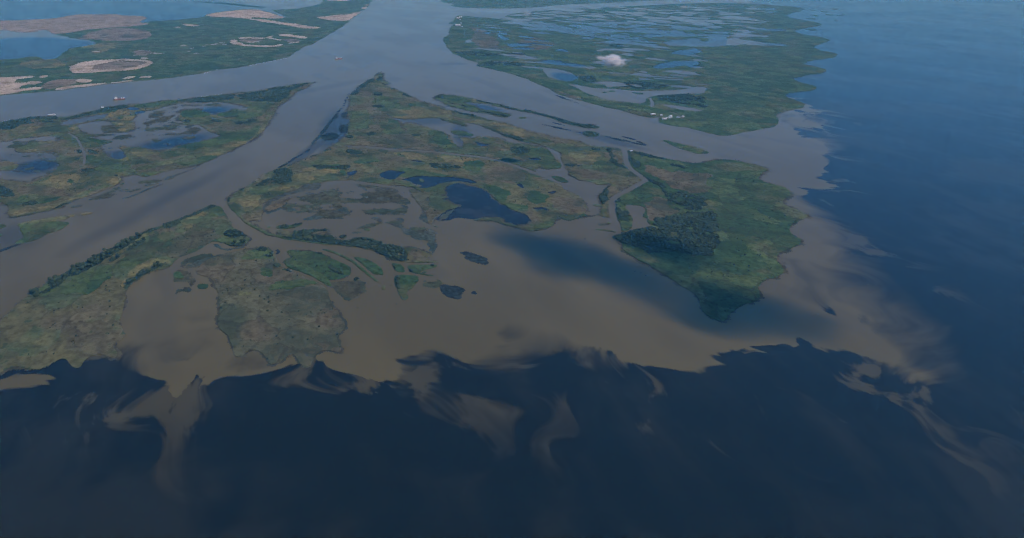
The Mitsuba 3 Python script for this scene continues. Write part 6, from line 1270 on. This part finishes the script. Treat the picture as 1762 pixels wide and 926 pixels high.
def clump_mesh(points, zs, sizes, lib):
    V, F, at = [], [], 0
    for (x, y), z, s in zip(points, zs, sizes):
        v, f = lib[rng.integers(len(lib))]
        a = rng.uniform(0, 6.28)
        c, sn = math.cos(a) * s, math.sin(a) * s
        V.append(np.c_[v[:, 0] * c - v[:, 1] * sn + x, v[:, 0] * sn + v[:, 1] * c + y, v[:, 2] * s * rng.uniform(0.8, 1.25) + z])
        F.append(f + at)
        at += len(v)
    return (np.vstack(V), np.vstack(F)) if V else None


for region, parts in woods.items():
    P = []
    for poly, keep, base in parts:
        for g in polys(poly):
            d = far(np.array(g.exterior.coords))
            p = scatter(g, lambda m, keep=keep, d=d: keep(m) & (meshkit.fbm(np.c_[m / (0.012 * d), 0 * m[:, 0]], 3, 71) > 0.43), max(7.0, 0.0040 * d))
            if len(p):
                P.append(np.c_[p, np.full(len(p), base + 1.0), np.full(len(p), max(1.0, d / 2600))])
    if not P:
        continue
    P = np.vstack(P)
    size = rng.uniform(1.8, 4.6, len(P)) * P[:, 3] ** 0.8
    half = rng.random(len(P)) < 0.6
    for flag, leaf in ((half, 'leaves_a'), (~half, 'leaves_b')):
        if flag.any():
            add('willow_crowns' if leaf == 'leaves_a' else 'light_willow_crowns', clump_mesh(P[flag, :2], P[flag, 2] + size[flag] * 0.2, size[flag], CROWNS if P[:, 1].mean() < 3000 else LOW), leaf,
                f'{"dark" if leaf == "leaves_a" else "lighter"} willow crowns {WHERE.get(region, WHERE["islets"])}', None, 'stuff', smooth=False)

# the nearest fringe, where the trees can be told apart: one by one
front = []
for poly, keep, base in woods['left_bank']:
    for g in polys(poly):
        p = scatter(g, keep, 11.0)
        front += [(x, y) for x, y in p if y < 1780]
front = sorted(front, key=lambda q: q[1])[:150]
trunk = trimesh.creation.cone(0.45, 7.0, sections=8)
trunk.apply_translation([0, 0, -1.0])
shared = [mikit.ply((v * np.array([1, 1, 0.95]) * 5.2 + [0, 0, 7.4], f), b) for v, f in CROWNS for b in ('leaves_a', 'leaves_b')]
shared_trunk = mikit.ply(trunk, 'bark')
for x, y in front:
    key = numbered('willow_tree')
    s = rng.uniform(0.62, 1.08)
    place = T().translate([x, y, 2.5]).rotate([0, 0, 1], rng.uniform(0, 360)).scale([s, s, s * rng.uniform(0.85, 1.2)])
    scene[f'{key}__crown'] = {**shared[rng.integers(len(shared))], 'to_world': place}
    scene[f'{key}__trunk'] = {**shared_trunk, 'to_world': place}
    labels[key] = {'label': 'round willow tree in the dark fringe along the near left bank', 'category': 'tree', 'group': 'willow trees along the near left bank'}

# clear tannin-dark ponds within the marsh: their own still water, a hand above the muddy one
for i, (name, q) in enumerate(read(PONDS)):
    g = outline(q, 40 + i, 1.0).buffer(5 if name == 'pond_dark' else 0)
    add('pond', sheet(g, 0.003, 0.06, 0.0, None, 0.0), 'clear_water', 'small dark clear pond in the marsh' if name == 'pond_dark' else 'largest dark navy pond of the central island, open to the brown bay', None, 'structure')

# loose bushes dotted over the marsh
P = []
for name in ('wedge', 'left_bank', 'cane_island', 'main_island', 'east_marsh', 'green_island', 'levee_wood'):
    g = ground[name]
    p = scatter(g, lambda m: meshkit.fbm(np.c_[m / 120.0, 0 * m[:, 0]], 3, 31) > 0.52, 34.0)
    p = p[(p[:, 1] < 3600)]
    P.append(p)
P = np.vstack(P)
size = rng.uniform(1.0, 2.6, len(P)) * np.maximum(1, P[:, 1] / 2600)
add('marsh_bush', clump_mesh(P, 2.4 + 0.3 * size, size, LOW), 'leaves_a', 'low dark bushes dotted over the marsh islands', None, 'stuff')

# ------------------------------------------------------------------ rock dikes along the banks
DIKE_LABEL = ['bright line of rock along the upper shore of the wedge, longest of the pale lines','fainter rock line continuing right of the bright dike on the wedge shore','short bright rock line at the foot of the far bank, leftmost there','tiny pale rock line on the far bank, second from the left','thin pale rock line on the far bank, third from the left','long thin rock line on the far bank nearest the river bend','pale rock line along the wedge shore at the left edge']
for k, (w, q) in enumerate(read(DIKES)):
    line = divide(q, 5.0, False)
    wid = float(w.split(':')[1])
    V, F, at = [], [], 0
    for c in line:
        for _ in range(3):
            r = rng.uniform(0.35, 0.6) * wid
            v, f = LOW[rng.integers(8)]
            V.append(v * r * np.array([1, 1, 0.7]) + [c[0] + rng.normal() * wid * 0.3, c[1] + rng.normal() * wid * 0.3, 0.5])
            F.append(f + at)
            at += len(v)
    key = numbered('rock_dike')
    scene[f'{key}__rubble'] = mikit.ply((np.vstack(V), np.vstack(F)), 'rubble')
    labels[key] = {'label': DIKE_LABEL[k], 'category': 'rock dike'}
    labels[f'{key}__rubble'] = {'kind': 'stuff'}

# ------------------------------------------------------------------ cloud, boats, buildings
def puff(seed, n=(44, 28, 26)):
    """Density of a small fair-weather cloud: one lumpy core, thinner shreds at both ends."""
    z, y, x = np.meshgrid(*[np.linspace(-1, 1, k) for k in n[::-1]], indexing='ij')
    p = np.stack([x, y, z], -1)
    lumps = meshkit.fbm(p * np.array([3.2, 2.4, 2.4]) + seed * 7.7, 4, seed)
    core = 1 - np.sqrt((x / 0.56) ** 2 + (y / 0.75) ** 2 + ((z + 0.05) / 0.80) ** 2)
    left = 0.45 - 0.55 * np.sqrt(((x + 0.62) / 0.34) ** 2 + (y / 0.5) ** 2 + ((z - 0.25) / 0.22) ** 2)
    right = 0.50 - 0.55 * np.sqrt(((x - 0.66) / 0.28) ** 2 + (y / 0.5) ** 2 + ((z + 0.15) / 0.30) ** 2)
    shape = np.maximum(np.clip(1.5 * core, -1, 1), 0.30 * np.maximum(left, right))
    d = np.clip(shape + 1.1 * (lumps - 0.50), 0, 1)
    rim = np.clip(6 * (1 - np.maximum(np.maximum(abs(x), abs(y)), abs(z))), 0, 1)
    return (d * rim).astype(np.float32)


def cloud(name, spot, size, thick, seed, label):
    scene[f'{name}_vapour'] = {'type': 'heterogeneous', 'albedo': rgb(0.992, 0.992, 0.994), 'scale': thick,
                               'sigma_t': {'type': 'gridvolume', 'grid': mi.VolumeGrid(puff(seed)[..., None]),
                                           'to_world': T().translate(spot).scale(size).translate([-1, -1, -1]).scale([2, 2, 2])}}
    scene[name] = {'type': 'cube', 'to_world': T().translate(spot).scale(size), 'bsdf': {'type': 'null'},
                   'interior': {'type': 'ref', 'id': f'{name}_vapour'}, 'exterior': {'type': 'ref', 'id': 'air'}}
    labels[name] = {'label': label, 'category': 'cloud', 'group': 'small white clouds'}


cloud('cloud', [922, 2338, 420], [62, 44, 29], 0.40, 3, 'small bright white cloud hanging over the far right marsh')
cloud('cloud_001', [847, 3228, 500], [42, 36, 22], 0.020, 5, 'faint wisp of cloud right of the river near the top edge')
cloud('cloud_002', [1760, 3585, 500], [46, 30, 14], 0.020, 8, 'faint flat shred of cloud at the top right of the delta')


def bank(lobes, half, n=(72, 48, 14)):
    z, y, x = np.meshgrid(*[np.linspace(-1, 1, k) * h for k, h in zip(n[::-1], half[::-1])], indexing='ij')
    shape = np.full(x.shape, -1.0)
    for cx, cy, rx, ry in lobes:
        shape = np.maximum(shape, 1 - np.sqrt(((x - cx) / rx) ** 2 + ((y - cy) / ry) ** 2 + (z / half[2] / 0.85) ** 2))
    lumps = meshkit.fbm(np.stack([x / 130, y / 130, z / 90], -1), 4, 23)
    return np.clip(1.2 * shape + 1.3 * (lumps - 0.5), 0, 1).astype(np.float32)


# a bigger cloud above and to the right of the camera: its shadow lies on the brown bay and on the wood beside it
HALF = (520.0, 330.0, 60.0)
PLACE = T().translate([1815, 962, 1600]).rotate([0, 0, 1], -43)
scene['cloud_003_vapour'] = {'type': 'heterogeneous', 'albedo': rgb(0.992, 0.992, 0.994), 'scale': 0.052,
                             'sigma_t': {'type': 'gridvolume', 'grid': mi.VolumeGrid(bank([(20, -10, 410, 150), (-170, -10, 230, 120), (290, 0, 280, 175), (80, 200, 180, 100)], HALF)[..., None]),
                                         'to_world': PLACE @ T().scale(list(HALF)).translate([-1, -1, -1]).scale([2, 2, 2])}}
scene['cloud_003'] = {'type': 'cube', 'to_world': PLACE @ T().scale(list(HALF)), 'bsdf': {'type': 'null'}, 'interior': {'type': 'ref', 'id': 'cloud_003_vapour'}}
labels['cloud_003'] = {'label': 'long ragged cloud high over the bay whose shadow darkens the brown water', 'category': 'cloud', 'group': 'small white clouds'}



def box(x0, x1, y0, y1, z0, z1, taper=1.0):
    b = trimesh.creation.box(bounds=[[x0, y0, z0], [x1, y1, z1]])
    v = np.array(b.vertices)
    top = v[:, 2] > (z0 + z1) / 2
    c = np.array([(x0 + x1) / 2, (y0 + y1) / 2])
    v[top, :2] = c + (v[top, :2] - c) * taper
    return trimesh.Trimesh(v, b.faces, process=False)


def join(*m):
    return trimesh.util.concatenate(list(m))


def post(x, y, z0, z1, r):
    c = trimesh.creation.cylinder(r, z1 - z0, sections=10)
    c.apply_translation([x, y, (z0 + z1) / 2])
    return c


def hull_mesh(length, beam, keel, deck, bow=0.22):
    """A ship's hull: pointed flared bow at -x, square stern at +x, sheer rising forward."""
    n = 17
    xs = np.linspace(-length / 2, length / 2, n)
    V = []
    for x in xs:
        t = (x + length / 2) / length
        w = beam / 2 * min(1.0, (t / bow) ** 0.6 if t < bow else 1.0)
        z = deck + 1.8 * max(0, 1 - t / 0.35) ** 2
        V += [[x + 1.5 * (t < 0.1), -w * 0.8, keel], [x, -w, z], [x, w, z], [x + 1.5 * (t < 0.1), w * 0.8, keel]]
    F = []
    for i in range(n - 1):
        a, b = 4 * i, 4 * i + 4
        for k in range(4):
            j = (k + 1) % 4
            F += [[a + k, a + j, b + j], [a + k, b + j, b + k]]
    e = 4 * (n - 1)
    F += [[0, 2, 1], [0, 3, 2], [e, e + 1, e + 2], [e, e + 2, e + 3]]
    m = trimesh.Trimesh(np.array(V), np.array(F), process=False)
    trimesh.repair.fix_normals(m)
    return m


def thing(name, label, category, spot, turn, group=None, size=1.0):
    key = numbered(name)
    labels[key] = {'label': label, 'category': category}
    if group:
        labels[key]['group'] = group
    place = T().translate([spot[0], spot[1], spot[2] if len(spot) > 2 else 0.0]).rotate([0, 0, 1], turn).scale(size)

    def part(name, mesh, bsdf):
        k = f'{key}__{name}'
        n = 0
        while k in scene:
            n += 1
            k = f'{key}__{name}_{n:03d}'
        scene[k] = mikit.ply(mesh, bsdf, False, to_world=place)
        return k[len(key) + 2:]
    return part


def workboat(spot, turn, label, size=1.0):
    p = thing('work_boat', label, 'boat', spot, turn, 'work boats under way in the river', size)
    p('hull', hull_mesh(66, 14, -1.5, 3.6), 'hull_red')
    p('bow_band', hull_mesh(67, 14.6, 3.0, 4.3, 0.22).slice_plane([-20, 0, 0], [-1, 0, 0]), 'hull_blue')
    p('deck', box(-18, 31, -6.4, 6.4, 3.55, 3.9), 'deck_brown')
    p('superstructure', join(box(-26, -9, -6, 6, 4, 9.5), box(-24, -11, -5.4, 5.4, 9.5, 13.0)), 'white_paint')
    p('wheelhouse', box(-22, -13, -5.8, 5.8, 13.0, 16.0, 0.94), 'white_paint')
    p('wheelhouse__window', join(box(-22.15, -21.6, -5.2, 5.2, 14.0, 15.2), box(-20, -14.5, -5.95, -5.6, 14.0, 15.2), box(-20, -14.5, 5.6, 5.95, 14.0, 15.2)), 'dark_opening')
    p('mast', join(post(-17, 0, 16, 22, 0.35), box(-17.3, -16.7, -2.4, 2.4, 19.5, 19.9)), 'white_paint')
    p('funnel', box(-11.5, -9.5, -4.6, -2.4, 9.5, 14.5, 0.85), 'orange_paint')
    p('funnel', box(-11.5, -9.5, 2.4, 4.6, 9.5, 14.5, 0.85), 'orange_paint')
    p('cargo', box(-5, 3, -4.5, 1.5, 3.9, 6.4), 'deck_brown')
    p('cargo', box(4.5, 9, -1, 4.5, 3.9, 6.0), 'hull_red')
    p('stern_house', box(12, 31, -5.2, 5.2, 3.9, 6.6, 0.97), 'grey_wall')
    p('stern_house__roof', box(11.6, 31.6, -5.6, 5.6, 6.62, 7.1), 'white_paint')


workboat((-1262, 3600), 26, 'red hulled work boat with white wheelhouse, in the left pass above the wedge', 0.92)
workboat((-78, 4992), 24, 'work boat at the mouth of the left pass, nearest the middle of the river', 0.85)

p = thing('barge', 'long low white barge lying off the shore at the left edge', 'barge', (-1482, 3248), 12)
p('hull', hull_mesh(38, 8, -0.5, 2.2, 0.1), 'white_paint')
p('deck_house', box(8, 15, -2.6, 2.6, 2.2, 5.0, 0.95), 'grey_wall')
p('hatch', box(-12, 4, -2.8, 2.8, 2.2, 3.0), 'white_paint')


def house(name, spot, turn, w, d, h, label, category='house', roof='metal_roof', wall='grey_wall', rise=0.28, stilts=0.0, group=None):
    p = thing(name, label, category, (spot[0], spot[1], 1.6), turn, group)
    z0 = stilts
    if stilts:
        for x in (-w / 2 + 0.6, w / 2 - 0.6):
            for y in (-d / 2 + 0.6, d / 2 - 0.6):
                p('pile', post(x, y, -2.5, z0 + 0.05, 0.35), 'timber')
    p('wall', box(-w / 2, w / 2, -d / 2, d / 2, z0 - (0 if stilts else 0.6), z0 + h), wall)
    o, k, b = 0.7, d / 2 + 0.9, z0 + h
    top = b + rise * d
    x0, x1 = -w / 2 - o, w / 2 + o
    v = np.array([[x0, -k, b - 0.1], [x1, -k, b - 0.1], [x1, k, b - 0.1], [x0, k, b - 0.1], [x0, 0, top], [x1, 0, top]])
    f = np.array([[0, 1, 5], [0, 5, 4], [2, 3, 4], [2, 4, 5], [3, 0, 4], [1, 2, 5], [0, 3, 2], [0, 2, 1]])
    p('roof', (v, f), roof)
    n = max(1, int(w / 6))
    for i in range(n):
        x = -w / 2 + (i + 0.5) * w / n
        if i == n // 2:
            p('door', box(x - 0.9, x + 0.9, -d / 2 - 0.08, -d / 2 + 0.05, z0 + 0.02, z0 + 2.4), 'timber')
        else:
            p('window', box(x - 0.9, x + 0.9, -d / 2 - 0.06, -d / 2 + 0.05, z0 + h * 0.42, z0 + h * 0.78), 'dark_opening')


SETTLE = 'buildings of the landing on the right pass'
house('boat_shed', (1515, 3241), 4, 22, 9, 5, 'white roofed shed by the trees, leftmost building of the landing', 'shed', 'white_paint', group=SETTLE)
house('warehouse', (1530, 3147), -6, 20, 10, 5, 'long white roofed building at the water end of the landing', 'warehouse', 'white_paint', group=SETTLE)
house('bunkhouse', (1562, 3168), -18, 16, 9, 5, 'middle white building of the landing, beside the tallest one', 'house', 'white_paint', group=SETTLE)
house('storehouse', (1580, 3190), 8, 11, 11, 8, 'tallest white building of the landing at the right pass', 'house', 'white_paint', 'white_paint', group=SETTLE)
house('cottage', (1548, 3222), 5, 12, 7, 4, 'grey roofed cottage behind the landing buildings', 'house', 'metal_roof', group=SETTLE)
house('creek_cabin', (1642, 3195), 10, 10, 8, 4, 'white cabin beside the thin canal, rightmost building of the landing', 'house', 'white_paint', group=SETTLE)
house('creek_shed', (1612, 3180), -12, 16, 6, 3, 'low long shed beside the thin canal left of the white cabin', 'shed', 'metal_roof', group=SETTLE)
FAR = 'buildings on the far point of the right bank'
house('river_hall', (1160, 7182), 0, 58, 22, 10, 'longest white roofed hall on the far right bank point', 'warehouse', 'white_paint', group=FAR)
house('annex', (1186, 7090), 60, 26, 12, 6, 'low annex at the right end of the long white hall', 'shed', 'metal_roof', group=FAR)
house('pump_house', (1229, 7397), 0, 16, 12, 7, 'small white house just behind the long hall', 'house', 'white_paint', group=FAR)
house('lookout_house', (1279, 7950), 15, 32, 18, 9, 'white house near the tip of the far point, left of the pair', 'house', 'white_paint', group=FAR)
house('point_house', (1330, 8060), -8, 32, 16, 9, 'farthest white house on the far point, right of the pair', 'house', 'white_paint', group=FAR)
house('point_shed', (1280, 7790), 30, 18, 12, 7, 'grey shed in front of the pair of houses on the far point', 'shed', 'metal_roof', group=FAR)
house('creek_camp', (1151, 2611), 8, 8, 6, 3.2, 'small white roofed camp on piles at the mouth of the winding creek', 'cabin', 'white_paint', stilts=2.0)
house('bank_camp', (-1275, 3381), 12, 13, 7, 3.5, 'white camp on piles on the upper shore of the wedge', 'cabin', 'white_paint', 'white_paint', stilts=2.0)
